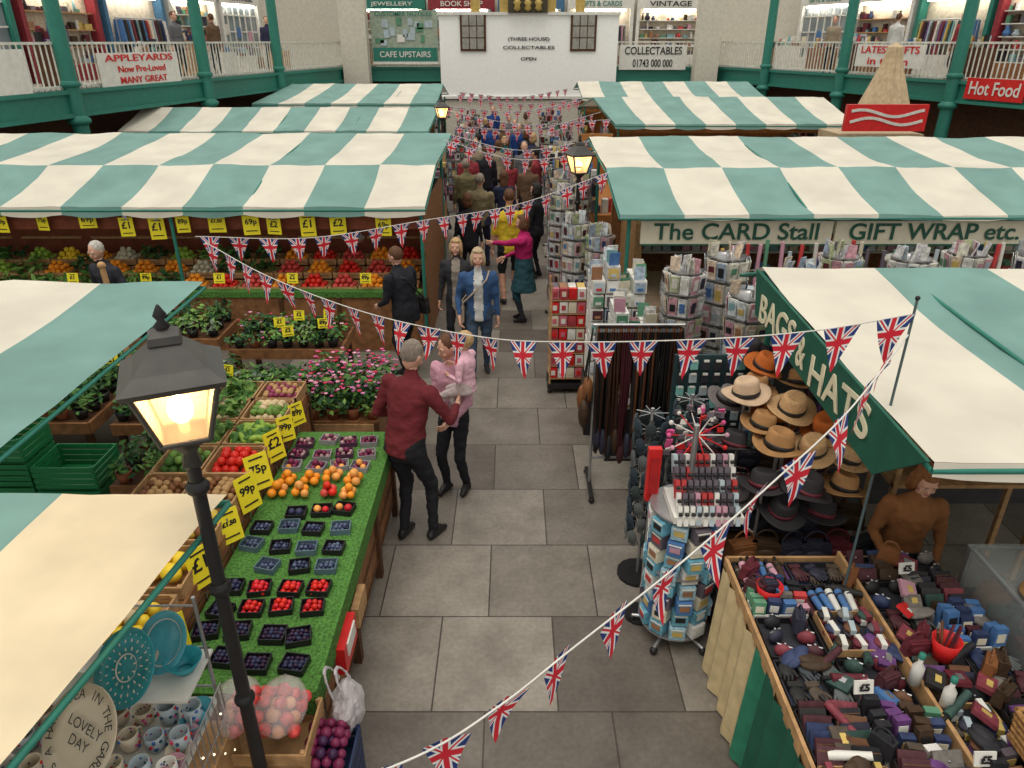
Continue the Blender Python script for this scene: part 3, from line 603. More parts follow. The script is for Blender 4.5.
for a in [(1.05,13.4,1.8,.25),(.95,14.4,1.8,.25),(.95,15.3,1.8,.25),(1.1,16.3,1.7,.3),(1.0,17.2,1.7,.3),(1.3,18.6,1.8,.3),(1.0,19.6,1.8,.3),(1.4,20.8,1.8,.3),(1.1,22.3,1.9,.3),(1.3,24.2,1.9,.3),(-1.4,18.7,1.7,.25),(-1.3,19.8,1.7,.25),(-1.3,21,1.7,.3),(-1.4,22.2,1.7,.3),(-1.5,24.6,1.7,.3),(-1.4,26.5,1.7,.3),(1.2,26,1.7,.3)]: spinner(*a,pal=PCARD+PAL[:10]+PDARK[:9])
mb=MB(); X,Y=.72,8.3; mb.box((X,Y,.1),(.55,.4,.06),BLACK)
for sx in(-1,1):
    for sy in(-1,1): mb.cyl((X+sx*.25,Y+sy*.17,.0),(X+sx*.25,Y+sy*.17,1.42),.014,.014,WOODL,6); mb.ball((X+sx*.25,Y+sy*.17,.03),.03,BLACK,0)
RP=[RED,M('pattern_pink',(.5,.13,.16),.5),WPL,M('pattern_red',(.4,.05,.06),.5),CERC]
for t in range(7):
    z=.2+t*.17; mb.box((X,Y,z),(.52,.36,.012),WOODL)
    for i in range(5): mb.box((X-.21+i*.105,Y-.15,z+.08),(.095,.06,.13),RP[(i*2+t)%5]); mb.box((X-.21+i*.105,Y-.185,z+.08),(.05,.005,.06),RP[(i+t+2)%5]); mb.box((X-.21+i*.105,Y,z+.075),(.09,.2,.12),PAL[(i*3+t)%12])
mb.obj('gift_box_display_rack')
def boxstack(x,y,nx,rows,z0,name):
    mb=MB(); mb.box((x,y,z0/2),(nx*.14+.04,.5,z0),BLACK)
    for i in range(nx):
        for j in range(rows-(i*5+nx)%3): 
            xx=x+(i-(nx-1)/2)*.14
            for yy in(y-.12,y+.12):
                mb.box((xx+U(-.008,.008),yy+U(-.01,.01),z0+.07+j*.15),(.13,.22,.13),WPL if (i+j)%3 else PCARD[(i*j)%9],RZ(U(-.04,.04)))
            mb.box((xx,y-.24,z0+.07+j*.15),(.105,.005,.10),random.choice(PAL+PCARD+PDARK[:4])); mb.box((xx,y-.244,z0+.05+j*.15),(.06,.004,.03),random.choice(PAL))
    for i in range(nx): 
        for k in range(4): mb.box((x+(i-(nx-1)/2)*.14+U(-.03,.03),y-.2+k*.1,z0+(rows-(i*5+nx)%3)*.15+.06),(.11,.006,.14),random.choice(PCARD+PAL),E(U(-.3,.3),0,U(-.3,.3)))
    mb.obj(name)
boxstack(1.1,7.3,4,9,.6,'card_box_stack'); boxstack(1.2,6.75,3,7,.6,'card_box_stack'); boxstack(3.9,6.7,5,7,.7,'card_box_stack')
mb=MB()
mb.box((5.5,9.6,.45),(7.6,1.6,.9),M('counter_cream',(.3,.22,.15),.7)); mb.box((1.7,10.8,.9),(.1,2.5,1.8),WOODL); mb.box((5.5,10.9,1),(8,.06,2),WOOD)
for t in(1.1,1.4,1.7):
    mb.box((5.5,10.8,t),(7.6,.2,.02),WPL)
    for i in range(50): mb.box((1.9+i*.148,10.76,t+.12),(.12,.06,.2),random.choice(PCARD+PAL))
for i in range(120): 
    w=U(.1,.25); h=U(.1,.4); mb.box((U(2.0,9),U(9.0,9.6),.9+h/2),(w,.2,h),random.choice(PCARD+PAL+PDARK[:4]),RZ(U(-.3,.3)))
mb.obj('card_stall_counter')
mb=MB(); 
for i in range(13): 
    x=2.5+i*.4; mb.box((x,8.15,.5),(.36,.4,1.0),WPL); 
    for k in range(9): mb.box((x-.12+.12*(k%3),7.98+.13*(k//3),1.15+U(0,.12)),(.1,.10,.34),random.choice(PCARD+PAL[:8]),E(.2,0,U(-.1,.1)))
    for k in range(3): mb.cyl((x-.1+k*.1,8.3,1.0),(x-.1+k*.1+U(-.04,.04),8.34,1.75+U(0,.15)),.025,.025,random.choice(PAL),8)
mb.obj('gift_wrap_bins')
# ---------------------------------------------------------------- belts rack
mb=MB()
for x in(.76,1.5):
    mb.cyl((x,6.0,.06),(x,6.0,1.72),.014,.014,STEEL,8); mb.box((x,6.0,.06),(.04,.55,.03),BLACK)
    for s in(-1,1): mb.ball((x,6.0+s*.26,.03),.03,BLACK,0)
mb.cyl((.72,6.0,1.72),(1.54,6.0,1.72),.014,.014,STEEL,8); mb.cyl((.76,6,.35),(1.5,6,.35),.012,.012,STEEL,6)
BL=[M('belt_black',(.008,.007,.007),.4),M('belt_brown',(.035,.014,.008),.4),M('belt_burgundy',(.045,.008,.012),.4),BLACK,M('belt_tan',(.09,.035,.015),.4)]
for i in range(34):
    x=.77+i*.0222; 
    for yy in(-.07,.06):
        l=U(.9,1.3); m_=BL[(i//5+int(U(0,1.5)))%5]; sx_=U(-.03,.03)
        mb.cyl((x,6+yy*.3,1.71),(x+sx_*.5,6+yy,1.70-l*.5),.012,.015,m_,5); mb.cyl((x+sx_*.5,6+yy,1.70-l*.5),(x+sx_,6+yy+U(-.03,.03),1.70-l),.015,.013,m_,5); mb.box((x,6+yy*.4,1.68),(.018,.02,.03),STEEL if i%3 else BROWN)
for i in range(12): 
    x=.80+i*.058; z=.5+U(-.05,.1); mb.ball((x,5.94,z),(.04,.05,.14),random.choice(PDARK[:4]),1)
for s,xx in((0,.67),(1,1.57)):
    for k in range(5): c=(xx+U(-.02,.02),5.84+k*.08,1.0+U(-.2,.4)); mb.ball(c,(.05,.07,.14),random.choice(PDARK[:4]+[BROWN]),1); mb.cyl((xx,5.84+k*.08,c[2]+.1),(xx+(.05 if s==0 else -.05),5.98,1.7),.006,.006,BLACK,4)
mb.obj('leather_belt_rack')
mb=MB(); mb.cyl((1.66,5.35,0),(1.66,5.35,1.65),.02,.02,STEEL,8); mb.box((1.66,5.35,.03),(.5,.5,.04),BLACK)
DC=M('hairband_card',(.02,.045,.05),.6); MINT=M('mint_dots',(.22,.5,.46),.5)
mb.box((1.62,5.32,1.25),(.62,.03,.95),DC)
for i in range(6):
    for j in range(8): mb.box((1.37+i*.095,5.29,.84+j*.115),(.06,.02,.075),random.choice([MINT,BLACK,DARK,DARK,PAL[7]]),RZ(U(-.2,.2))); mb.box((1.37+i*.095,5.278,.88+j*.115),(.04,.01,.018),WPL)
mb.obj('hair_accessory_stand')
def hat(x,y,z,mat,band,s=1.0,tilt=(0,0),rot=0,br=.185):
    mb=MB(); R=E(tilt[0],tilt[1],rot)
    mb.lathe([(0,.098*s),(.035*s,.105*s),(.06*s,.125*s),(.078*s,.125*s),(.09*s,.105*s),(.10*s,.02*s),(.102*s,.0)],(x,y,z),mat,24,R,1.12)
    mb.lathe([(.103*s,.002),(.106*s,.002),(.104*s,.035*s),(.101*s,.035*s)],(x,y,z),band,24,R,1.12)
    mb.lathe([(.10*s,0),(br*.75*s,-.012*s),(br*s,.006*s),(br*s,.0),(br*.75*s,-.018*s),(.10*s,-.006)],(x,y,z),mat,28,R,1.08,.12)
    return mb
HC={'straw':M('hat_straw',(.50,.31,.15),.8,scale=60),'rust':M('hat_rust',(.48,.12,.02),.8),'tan':M('hat_tan',(.38,.20,.08),.8),'dark':M('hat_dark',(.03,.027,.03),.8),'grey':M('hat_grey',(.15,.13,.13),.8),'pale':M('hat_pale',(.56,.40,.27),.8)}
hs=[(1.95,5.1,1.72,'rust'),(1.72,4.75,1.66,'pale'),(2.02,4.62,1.60,'straw'),(1.86,4.95,1.60,'tan'),(2.22,5.0,1.62,'tan'),(1.86,4.35,1.45,'tan'),(1.62,4.55,1.34,'dark'),(2.1,4.35,1.42,'straw'),(1.74,4.2,1.22,'dark'),(2.0,4.1,1.25,'dark'),(1.9,5.35,1.75,'dark'),(1.66,4.95,1.5,'grey'),(2.25,4.5,1.5,'rust'),(1.6,4.3,1.08,'grey'),(1.88,4.15,1.05,'dark'),(2.3,4.2,1.2,'tan'),(1.8,4.55,1.5,'tan'),(1.95,4.75,1.45,'rust'),(2.15,4.15,1.02,'dark'),(2.35,4.35,1.35,'straw'),(1.52,4.75,1.2,'dark')]
for i,(x,y,z,c) in enumerate(hs):
    mb=hat(x,y,z,HC[c],BLACK if c!='dark' else PDARK[4],U(.82,.95),(U(-.25,.15)+.25,U(-.3,.15)),U(0,3)); mb.cyl((x,y,z),(x,y,z+.08),.01,.01,STEEL,5); mb.obj('brimmed_hat')
mb=MB()
for x,y,h in((1.95,5.1,1.74),(1.72,4.75,1.68),(2.02,4.62,1.62),(1.86,4.35,1.48),(1.74,4.2,1.26),(2.22,4.5,1.55)):
    mb.cyl((x,y,0),(x,y,h),.014,.014,STEEL,6); mb.cyl((x,y,.0),(x,y,.02),.12,.12,BLACK,12)
    for k in range(5):
        a=k*1.257; z=h-.25-.1*k; mb.cyl((x,y,z),(x+.12*math.cos(a),y+.12*math.sin(a),z+.05),.007,.007,STEEL,5)
mb.obj('hat_stand')
def minibag(mb,x,y,z,mat,yaw,s=1):
    R=RZ(yaw); mb.box((x,y,z+.09*s),(.24*s,.10*s,.18*s),mat,R,.82); mb.ball(V((x,y,z+.08*s))+R@V((0,-.05*s,0)),(.09*s,.025*s,.06*s),mat,1,R); mb.box(V((x,y,z+.135*s))+R@V((0,-.05*s,0)),(.2*s,.012,.07*s),mat,R); mb.ball(V((x,y,z+.105*s))+R@V((0,-.06*s,0)),.01*s,STEEL,0)
    pr=None
    for k in range(9):
        a=math.pi*k/8; p=V((x,y,z+.17*s))+R@V((math.cos(a)*.08*s,0,math.sin(a)*.10*s))
        if pr is not None: mb.cyl(pr,p,.007,.007,mat,5)
        pr=p
mb=MB(); mb.box((2.05,4.65,.12),(1.1,1.35,.24),DARK); mb.box((2.05,4.65,.62),(1.0,1.2,.03),WOODD); mb.box((2.05,4.65,.4),(.9,1.1,.4),DARK)
for i in range(6):
    for j in range(6):
        minibag(mb,1.62+i*.17+U(-.02,.02),4.12+j*.2+U(-.03,.03),.64+(.12 if j%2 else 0),random.choice(PDARK[:5]+[BROWN,PDARK[12]]),U(-.5,.5))
for i in range(7): minibag(mb,1.5,4.05+i*.18,.3,random.choice(PDARK),-1.57,.9)
for i in range(10): # scarves draped from a rail
    x=2.28+i*.035; mb.cyl((x,5.0,1.85),(x+U(-.01,.01),4.98,1.0+U(-.1,.1)),.02,.03,random.choice(PDARK),6)
mb.cyl((2.2,5.0,1.86),(2.7,5.0,1.86),.012,.012,STEEL,6); mb.cyl((2.66,5.0,0),(2.66,5.0,1.86),.014,.014,STEEL,6)
mb.obj('handbag_display')
# ---------------------------------------------------------------- boxed gifts & glasses stand
mb=MB(); cx,cy=1.2,4.1; LB2=M('box_pale_blue',(.14,.37,.48),.5,var=.3,scale=20); LB3=M('box_sky',(.28,.45,.54),.5,var=.3,scale=30)
for k in range(5):
    a=k*1.257+.3; mb.cyl((cx,cy,.1),(cx+.3*math.cos(a),cy+.3*math.sin(a),.05),.015,.015,STEEL,6); mb.ball((cx+.3*math.cos(a),cy+.3*math.sin(a),.03),.03,BLACK,0)
mb.cyl((cx,cy,.05),(cx,cy,1.75),.02,.02,STEEL,8)
for t in range(8):
    z=.2+t*.12
    for s in range(10):
        a=s*math.pi/5+.2+t*.05; R=RZ(a+math.pi/2); r_=.2+U(-.01,.03); c=V((cx+r_*math.cos(a),cy+r_*math.sin(a),z)); mb.box(c,(.11,.08,.105),[LB2,LB3,LB2,PAL[2],LB3,PAL[10],LB2,PAL[8],PAL[6]][(s*4+t)%9],R); o_=V((math.cos(a),math.sin(a),0))*.042; mb.box(c+o_,(.07,.004,.04),random.choice([WPL,PAL[1],PAL[3],PAL[9],BLACK,PAL[5]]),R); mb.box(c+o_+V((0,0,.037)),(.09,.004,.01),WPL,R)
for z in(.66,1.12,.12): mb.cyl((cx,cy,z),(cx,cy,z+.015),.25,.25,STEEL,20)
mb.obj('boxed_gift_spinner')
mb=MB()
for i in range(10):
    for j in range(5):
        c=V((1.10+i*.042,3.90+j*.065,1.18+j*.06)); mb.box(c,(.03,.05,.13),random.choice([WPL,PAL[10],PAL[5],PAL[6],PAL[6],PAL[7],PAL[1],PAL[6]]),E(-.35,0,U(-.15,.15))); mb.cyl(c+V((-.012,-.03,.03)),c+V((.012,-.03,.03)),.013,.013,BLACK,6)
mb.box((1.29,4.05,1.16),(.46,.36,.05),WPL); mb.obj('reading_glasses_display')
mb=MB(); 
for k in range(14):
    a=k*.449; mb.cyl((1.28,4.32,1.55),(1.28+.2*math.cos(a),4.32+.12*math.sin(a),1.55+.16*math.sin(a)),.006,.004,RED if k%2 else WPL,4); mb.ball((1.28+.2*math.cos(a),4.32+.12*math.sin(a),1.55+.16*math.sin(a)),.018,random.choice([PK[0],WPL,RED,PAL[5]]),0)
mb.cyl((1.28,4.32,1.1),(1.28,4.32,1.55),.01,.01,STEEL,6)
for k in range(60): mb.box((1.28+U(-.2,.2),4.36+U(-.06,.06),U(1.35,1.72)),(.045,.01,.035),random.choice([RED,WPL,PAL[6],PAL[7],PAL[6],PK[0],BLACK]),E(U(-.5,.5),0,U(-.5,.5)))
mb.obj('hairclip_stand')
mb=MB(); mb.box((.98,4.25,1.28),(.09,.05,.42),RED); mb.box((.98,4.22,1.28),(.06,.01,.3),M('red_deep',(.4,.015,.015))); mb.cyl((.98,4.25,0),(.98,4.25,1.1),.012,.012,STEEL,6); mb.cyl((.98,4.25,0),(.98,4.25,.02),.12,.12,BLACK,12); mb.obj('red_display_board')
GLV=[M('glove_%d'%i,c,.9) for i,c in enumerate([(.06,.07,.08),(.11,.12,.12),(.03,.045,.06),(.035,.05,.05)])]
def glovestand(gx,gy,top):
    mb=MB(); mb.cyl((gx,gy,0),(gx,gy,top+.1),.015,.015,STEEL,6); mb.cyl((gx,gy,0),(gx,gy,.03),.17,.17,BLACK,14)
    for t in range(8):
        for s in range(7):
            a=s*.9+t*.3; r=.12; x=gx+r*math.cos(a); y=gy+r*math.sin(a); z=top-t*.14; mb.cyl((gx,gy,z+.06),(x,y,z+.06),.004,.004,STEEL,4)
            m_=random.choice(GLV); R=RZ(a+math.pi/2); mb.ball((x,y,z-.02),(.042,.016,.055),m_,1,R)
            for f in range(4): p=R@V((-.028+f*.018,0,0)); mb.cyl((x+p.x,y+p.y,z-.05),(x+p.x,y+p.y,z-.115+abs(f-1.5)*.01),.009,.007,m_,5)
            p=R@V((.045,0,0)); mb.cyl((x+p.x*.7,y+p.y*.7,z-.02),(x+p.x*1.2,y+p.y*1.2,z-.07),.01,.008,m_,5)
    mb.obj('glove_display_stand')
glovestand(1.04,4.72,1.45); glovestand(1.36,4.85,1.5)
# ---------------------------------------------------------------- accessories table (bottom right)
mb=MB(); mb.box((2.05,2.5,.86),(1.3,2.5,.05),WOODL); 
K=70; CL=[]
for i in range(K+1):
    t=i/K; y=1.25+2.5*t; CL.append((1.385-.02*math.sin(i*1.3)-.012*math.sin(i*.5),y))
CCR=M('cloth_cream',(.58,.46,.26),.8)
for i in range(K):
    a,b=CL[i],CL[i+1]; mat=CCR if b[1]>3.1 else DGREEN if b[1]<=2.9 else M('cloth_green',(.03,.20,.12),.8)
    mb.poly([V((a[0]-.03,a[1],.02)),V((b[0]-.03,b[1],.02)),V((b[0]+.01,b[1],.9)),V((a[0]+.01,a[1],.9))],mat,True)
mb.poly([V((1.37,3.76,.02)),V((2.7,3.76,.02)),V((2.7,3.76,.9)),V((1.4,3.76,.9))],CCR)
mb.box((1.40,2.5,.92),(.02,2.52,.07),WOODL); mb.box((2.05,3.76,.92),(1.3,.02,.07),WOODL); mb.box((2.12,2.6,.95),(.02,2.3,.12),WOODL)
for x in(1.5,2.65):
    for y in(1.35,3.65): mb.box((x,y,.42),(.06,.06,.84),WOODD)
mb.obj('accessories_table')
def cell(mb,x0,x1,y0,y1,z,ty):
    cx,cy,w,d=(x0+x1)/2,(y0+y1)/2,x1-x0,y1-y0
    tm=[BLACK,WOODL,WPL,DARK][ty%4] if ty!=1 else BLACK
    mb.box((cx,cy,z+.005),(w-.02,d-.02,.01),DARK)
    for s in(-1,1): mb.box((cx+s*(w/2-.012),cy,z+.025),(.008,d-.02,.05),tm); mb.box((cx,cy+s*(d/2-.012),z+.025),(w-.02,.008,.05),tm)
    z+=.012
    if ty==0:
        ny=int(d/.045); nx=max(1,int(w/.125))
        for i in range(nx):
            base=random.choice([BLACK,BROWN,PDARK[3],PDARK[12],PDARK[2],BLACK])
            for j in range(ny):
                if random.random()<.06: continue
                c=V((x0+w*(i+.5)/nx+U(-.006,.006),y0+.03+j*(d-.06)/max(1,ny-1),z+.05)); R=E(-.7+U(-.2,.2),U(-.05,.05),U(-.15,.15)); m_=base if random.random()<.6 else random.choice(PDARK); mb.box(c,(w/nx*U(.72,.88),.018,.09),m_,R)
                if random.random()<.3: mb.box(c+R@V((0,-.01,.02)),(w/nx*.7,.003,.005),PDARK[12],R)
                mb.ball(c+R@V((0,-.012,0)),.006,STEEL,0)
    elif ty==1:
        n=int(w/.05)
        for L in range(2):
            for i in range(n-L):
                x=x0+.03+(i+L*.5)*(w-.06)/max(1,n-1); m_=random.choice(PDARK+[RED,PAL[2],PAL[5],WPL,PAL[11]]); y=cy+U(-.02,.02); zz=z+.025+L*.04; hl=min(d*.45,.13); o_=U(-.02,.02)
                mb.cyl((x-o_,y-hl,zz),(x,y+hl*.5,zz),.019,.024,m_,8); mb.cyl((x,y+hl*.5,zz),(x+o_*.5,y+hl,zz),.009,.012,BLACK,6); mb.cyl((x,y+hl*.1,zz),(x,y+hl*.2,zz),.025,.025,random.choice(PDARK),8)
    elif ty==2:
        ny=int(d/.06); nx=max(1,int(w/.085))
        for i in range(nx):
            cm=random.choice([PDARK[11],PDARK[9],PDARK[5],PAL[1],PAL[4],PAL[6],PDARK[0],PAL[2],PDARK[3]])
            for j in range(ny):
                if random.random()<.08: continue
                h=U(.08,.15); c=V((x0+w*(i+.5)/nx+U(-.006,.006),y0+.035+j*(d-.07)/max(1,ny-1),z+h/2)); R=E(U(-.25,.1),U(-.06,.06),U(-.2,.2)); mb.box(c,(.072,.04,h),cm if random.random()<.7 else random.choice(PAL+PDARK),R); mb.box(c+R@V((0,-.021,h*.1)),(.05,.003,h*.35),random.choice([WPL,PAL[3],BLACK,PAL[8]]),R)
    elif ty==3:
        nx=max(1,int(w/.11)); ny=max(1,int(d/.14))
        for i in range(nx):
            for j in range(ny):
                for L in range(2):
                    m_=random.choice(PDARK[:9]+GLV); x=x0+w*(i+.5)/nx+U(-.012,.012); y=y0+d*(j+.5)/ny; zz=z+.016+L*.026; R=RZ(U(-.5,.5)); mb.ball((x,y,zz),(.042,.05,.016),m_,1,R)
                    for f in range(4): a=V((x,y,zz))+R@V((-.03+f*.02,-.03,0)); mb.cyl(a,a+R@V((0,-.055+abs(f-1.6)*.009,0)),.0095,.008,m_,5)
                    a=V((x,y,zz))+R@V((.036,.0,0)); mb.cyl(a,a+R@V((.022,-.04,0)),.011,.008,m_,5); c=V((x,y,zz))+R@V((0,.055,0)); mb.box(c,(.07,.035,.024),m_,R)
    elif ty==4:
        nx=max(1,int(w/.12)); ny=max(1,int(d/.10))
        for i in range(nx):
            for j in range(ny):
                m_=random.choice(PDARK+[BROWN,PDARK[9]]); x=x0+w*(i+.5)/nx+U(-.015,.015); y=y0+d*(j+.5)/ny+U(-.015,.015); R=E(-.3,0,U(-.6,.6)); c=V((x,y,z+.04)); mb.ball(c,(.052,.03,.042),m_,1,R); mb.cyl(c+R@V((-.04,0,.034)),c+R@V((.04,0,.034)),.006,.006,STEEL,6); mb.ball(c+R@V((0,0,.045)),.008,STEEL,0)
    elif ty==5:
        nx=max(1,int(w/.10)); ny=max(1,int(d/.09))
        for i in range(nx):
            for j in range(ny):
                for L in range(2):
                    m_=random.choice(PDARK+[PAL[6],PDARK[6]]); x=x0+w*(i+.5)/nx+U(-.012,.012); y=y0+d*(j+.5)/ny; c=V((x,y,z+.018+L*.034)); R=RZ(U(-.3,.3)); mb.ball(c,(.045,.04,.019),m_,1,R); mb.box(c+V((0,0,.004)),(.03,.082,.034),random.choice([WPL,PAL[3],PAL[7],PDARK[9]]),R)
mb=MB()
ys=[1.3,1.62,1.95,2.28,2.6,2.92,3.24,3.5,3.74]; tyA=[4,0,5,0,3,4,2,1]; tyB=[2,3,0,2,4,5,1,3]; tyC=[0,4,2,5,0,3,4,0]; tyD=[0,2,4,0,3,2,0,4]
for k in range(8):
    ym=U(-.03,.03) if 0<k<7 else 0
    cell(mb,1.42,1.76,ys[k],ys[k+1],.887,tyA[k]); cell(mb,1.76,2.10,ys[k],ys[k+1],.887+(.05 if k in(2,5) else 0),tyB[k]); cell(mb,2.14,2.42,ys[k],ys[k+1],.93,tyC[k]); cell(mb,2.42,2.70,ys[k],ys[k+1],.96,tyD[k])
    if k in(2,5): mb.box((1.93,(ys[k]+ys[k+1])/2,.912),(.32,ys[k+1]-ys[k]-.02,.05),DARK)
mb.box((2.28,2.52,.908),(.28,2.44,.04),WOODD); mb.box((2.56,2.52,.92),(.28,2.44,.06),WOODD)
# loose items left lying on top of the trays
for i in range(75):
    x=U(1.46,2.66); y=U(1.4,3.66); z=.97+(.06 if x>2.13 else 0); k=random.random(); m_=random.choice(PDARK+PDARK+[RED,PAL[2],WPL,PAL[5]]); R=E(U(-.4,.4),U(-.4,.4),U(0,3.1))
    if k<.35: mb.box((x,y,z),(.12,.09,.025),m_,R); mb.box(V((x,y,z))+R@V((0,-.01,.014)),(.05,.03,.003),random.choice([WPL,STEEL,PAL[3]]),R)
    elif k<.6: mb.ball((x,y,z),(.05,.09,.022),m_,1,R); mb.ball(V((x,y,z))+R@V((.02,.03,.012)),(.035,.06,.018),m_,1,R)
    elif k<.8: d=R@V((0,.12,0)); mb.cyl(V((x,y,z))-d,V((x,y,z))+d*.6,.02,.025,m_,8); mb.cyl(V((x,y,z))+d*.6,V((x,y,z))+d,.009,.013,BLACK,6)
    else: minibag(mb,x,y,z-.02,random.choice(PDARK[:5]+[BROWN]),U(0,3),.55)
mb.obj('gloves_purses_and_umbrellas')
mb=MB(); WK=M('wicker',(.33,.17,.06),.8,scale=50,var=.4)
mb.box((2.50,2.15,1.10),(.42,.32,.02),WK)
for k in range(5):
    z=1.12+k*.035
    for s in(-1,1): mb.cyl((2.30-.003*k,2.15+s*(.15+.003*k),z),(2.70+.003*k,2.15+s*(.15+.003*k),z),.014,.014,WK,6); mb.cyl((2.50+s*(.2+.003*k),2.0,z),(2.50+s*(.2+.003*k),2.3,z),.014,.014,WK,6)
for i in range(3): mb.box((2.37+i*.13,2.15,1.26),(.12,.24,.1),[BLUE,PDARK[11],PDARK[5]][i],E(.1,0,.05))
mb.obj('wicker_basket')
mb=MB(); mb.lathe([(0,0),(.05,0),(.075,.13),(.07,.13),(.045,.01)],(2.3,2.85,1.02),RED,16); mb.lathe([(0,0),(.06,0),(.08,.1),(.075,.1),(.05,.01)],(1.55,3.38,.95),RED,16)
for x,y in((2.08,2.7),(2.16,2.55)): mb.lathe([(0,0),(.03,0),(.03,.11),(.012,.14),(.012,.17),(0,.17)],(x,y,1.0),WPL,12); mb.lathe([(.016,0),(.016,.03),(0,.03)],(x,y,1.17),GREEN,10)
for k in range(6): mb.cyl((2.3+U(-.03,.03),2.85+U(-.03,.03),1.05),(2.3+U(-.08,.08),2.85+U(-.06,.06),1.22),.006,.008,random.choice(PDARK),5)
mb.obj('tubs_and_spray_bottles')
mb=MB()
for x,y in((2.13,2.2),(1.76,2.6),(2.42,3.5)): mb.box((x,y,1.08),(.10,.008,.07),WPL,E(-.35,0,U(-.2,.3))); mb.cyl((x,y,.9),(x,y,1.05),.004,.004,STEEL,5); mb.tx.append(("£5",V((x,y-.012,1.085)),E(-.35,0,0),.05,BLACK))
mb.obj('small_price_signs')
# glass display cabinet
e=empty('glass_display_cabinet',(3.4,2.72,0)); mb=MB(); mb.box((3.4,2.72,.42),(1.2,1.7,.84),WOODD)
mb.box((3.4,2.72,.86),(1.2,1.7,.02),DARK)
for x in(2.82,3.98):
    for y in(1.89,3.55): mb.box((x,y,1.02),(.03,.03,.34),STEEL)
    mb.box((x,2.72,1.19),(.02,1.7,.02),STEEL)
for y in(1.89,2.72,3.55): mb.box((3.4,y,1.19),(1.18,.02,.02),STEEL)
for i in range(9):
    for j in range(12): 
        if random.random()<.85: mb.box((2.92+i*.12,1.98+j*.135,.90),(.085,.07,.05),random.choice(PDARK+[PAL[3],PAL[6]]),RZ(U(-.4,.4))); 
for i in range(6): minibag(mb,2.95+i*.18,3.42,.87,random.choice(PDARK[:4]+[BROWN]),0,.85)
mb.obj('cabinet_body',e)
mb=MB(); GLS=seethru('cabinet_glass',(.6,.66,.66),(0,0,0),0,.78,.04)
mb.box((3.4,2.72,1.205),(1.2,1.7,.008),GLS); mb.box((2.81,2.72,1.03),(.008,1.66,.32),GLS); mb.box((3.4,1.88,1.03),(1.16,.008,.32),GLS); mb.obj('glass_panels',e)
def handbag(x,y,z,mat,yaw,s=1):
    mb=MB(); R=RZ(yaw); mb.box((x,y,z+.11*s),(.28*s,.12*s,.22*s),mat,R,.8); mb.ball((x,y,z+.12*s),(.15*s,.075*s,.11*s),mat,2,R); mb.box(V((x,y,z+.17*s))+R@V((0,-.055*s,0)),(.2*s,.02,.1*s),BROWN,R)
    pr=None
    for k in range(11):
        a=math.pi*k/10; p=V((x,y,z+.2*s))+R@V((math.cos(a)*.1*s,0,math.sin(a)*.16*s))
        if pr is not None: mb.cyl(pr,p,.009,.009,BROWN,6)
        pr=p
    return mb
for a in [(3.3,4.75,1.23,TAN,.1,1.1),(3.65,4.75,1.23,BROWN,-.2,1.1),(3.3,4.75,.96,BROWN,.3,1.0),(3.25,3.3,1.215,BROWN,.2,1.0),(3.6,3.35,1.215,TAN,-.2,.95)]: handbag(*a).obj('suede_handbag')
mb=MB(); mb.box((3.5,4.8,1.21),(1.2,.4,.03),WOODL); mb.box((3.5,4.8,.94),(1.2,.4,.03),WOODL)
for x in(2.92,4.08):
    for y in(4.63,4.97): mb.box((x,y,.75),(.04,.04,1.5),WOODL)
mb.obj('bag_shelf')
for x,y,c in((3.0,3.05,'tan'),(3.0,2.6,'dark')): 
    mb=hat(x,y,1.235,HC[c],BLACK,1.0,(.05,.03),U(0,3)); mb.obj('brimmed_hat')
mb=MB(); mb.cyl((2.05,3.47,0),(2.05,3.47,2.82),.009,.007,M('pole_blue_grey',(.08,.12,.13),.4),8); mb.ball((2.05,3.47,2.825),.013,BLACK,1); mb.obj('stall_flag_pole')
mb=MB(); mb.box((4.3,5.75,1.0),(4.0,.05,2.0),M('shade_sheet_dark',(.05,.05,.05),.7)); mb.obj('added_shade_sheet')  # unseen sheet added behind the bag stall to darken its interior
# ---------------------------------------------------------------- far stalls
def farstall(x0,x1,y0,y1,front,name,pal=PAL):
    mb=MB(); w=x1-x0; mb.box(((x0+x1)/2,(y0+y1)/2,.45),(w,y1-y0,.9),front); mb.box(((x0+x1)/2,y1,1.0),(w,.06,2.0),front); mb.box(((x0+x1)/2,y0,1.96),(w,.05,.22),front)
    for i in range(int(w*7)):
        h=U(.08,.3); mb.box((x0+.1+i/7,y0+U(.05,.4),.9+h/2),(.12,.16,h),random.choice(pal)); 
        if random.random()<.4: mb.ball((x0+.1+i/7,y0+U(.4,.6),1.0),.08,random.choice(pal),0)
    for j in range(int((y1-y0)*6)):
        for s in((x1,x0)):
            for z in(.95,1.25,1.5): h=U(.1,.24); mb.box((s,y0+.1+j/6,z+h/2),(.1,.13,h),random.choice(pal+PDARK[:8]))
    mb.box((x0,(y0+y1)/2,1.2),(.05,y1-y0,.02),WOODL); mb.box((x1,(y0+y1)/2,1.2),(.05,y1-y0,.02),WOODL)
    mb.obj(name)
OB=M('stall_orange_wood',(.40,.16,.045),.6)
farstall(-7.9,-2.1,18,20.6,WOOD,'gift_stall'); farstall(-7.0,-2.5,23.8,27.4,WOOD,'gift_stall'); farstall(2.7,8.4,19.6,23,OB,'cafe_stall'); farstall(2.5,8.0,25.7,28.6,OB,'cafe_stall')
farstall(-2.0,-1.45,13.2,16.2,WOODL,'souvenir_stall'); farstall(1.6,2.4,14.2,18,OB,'souvenir_stall')
mb=MB()
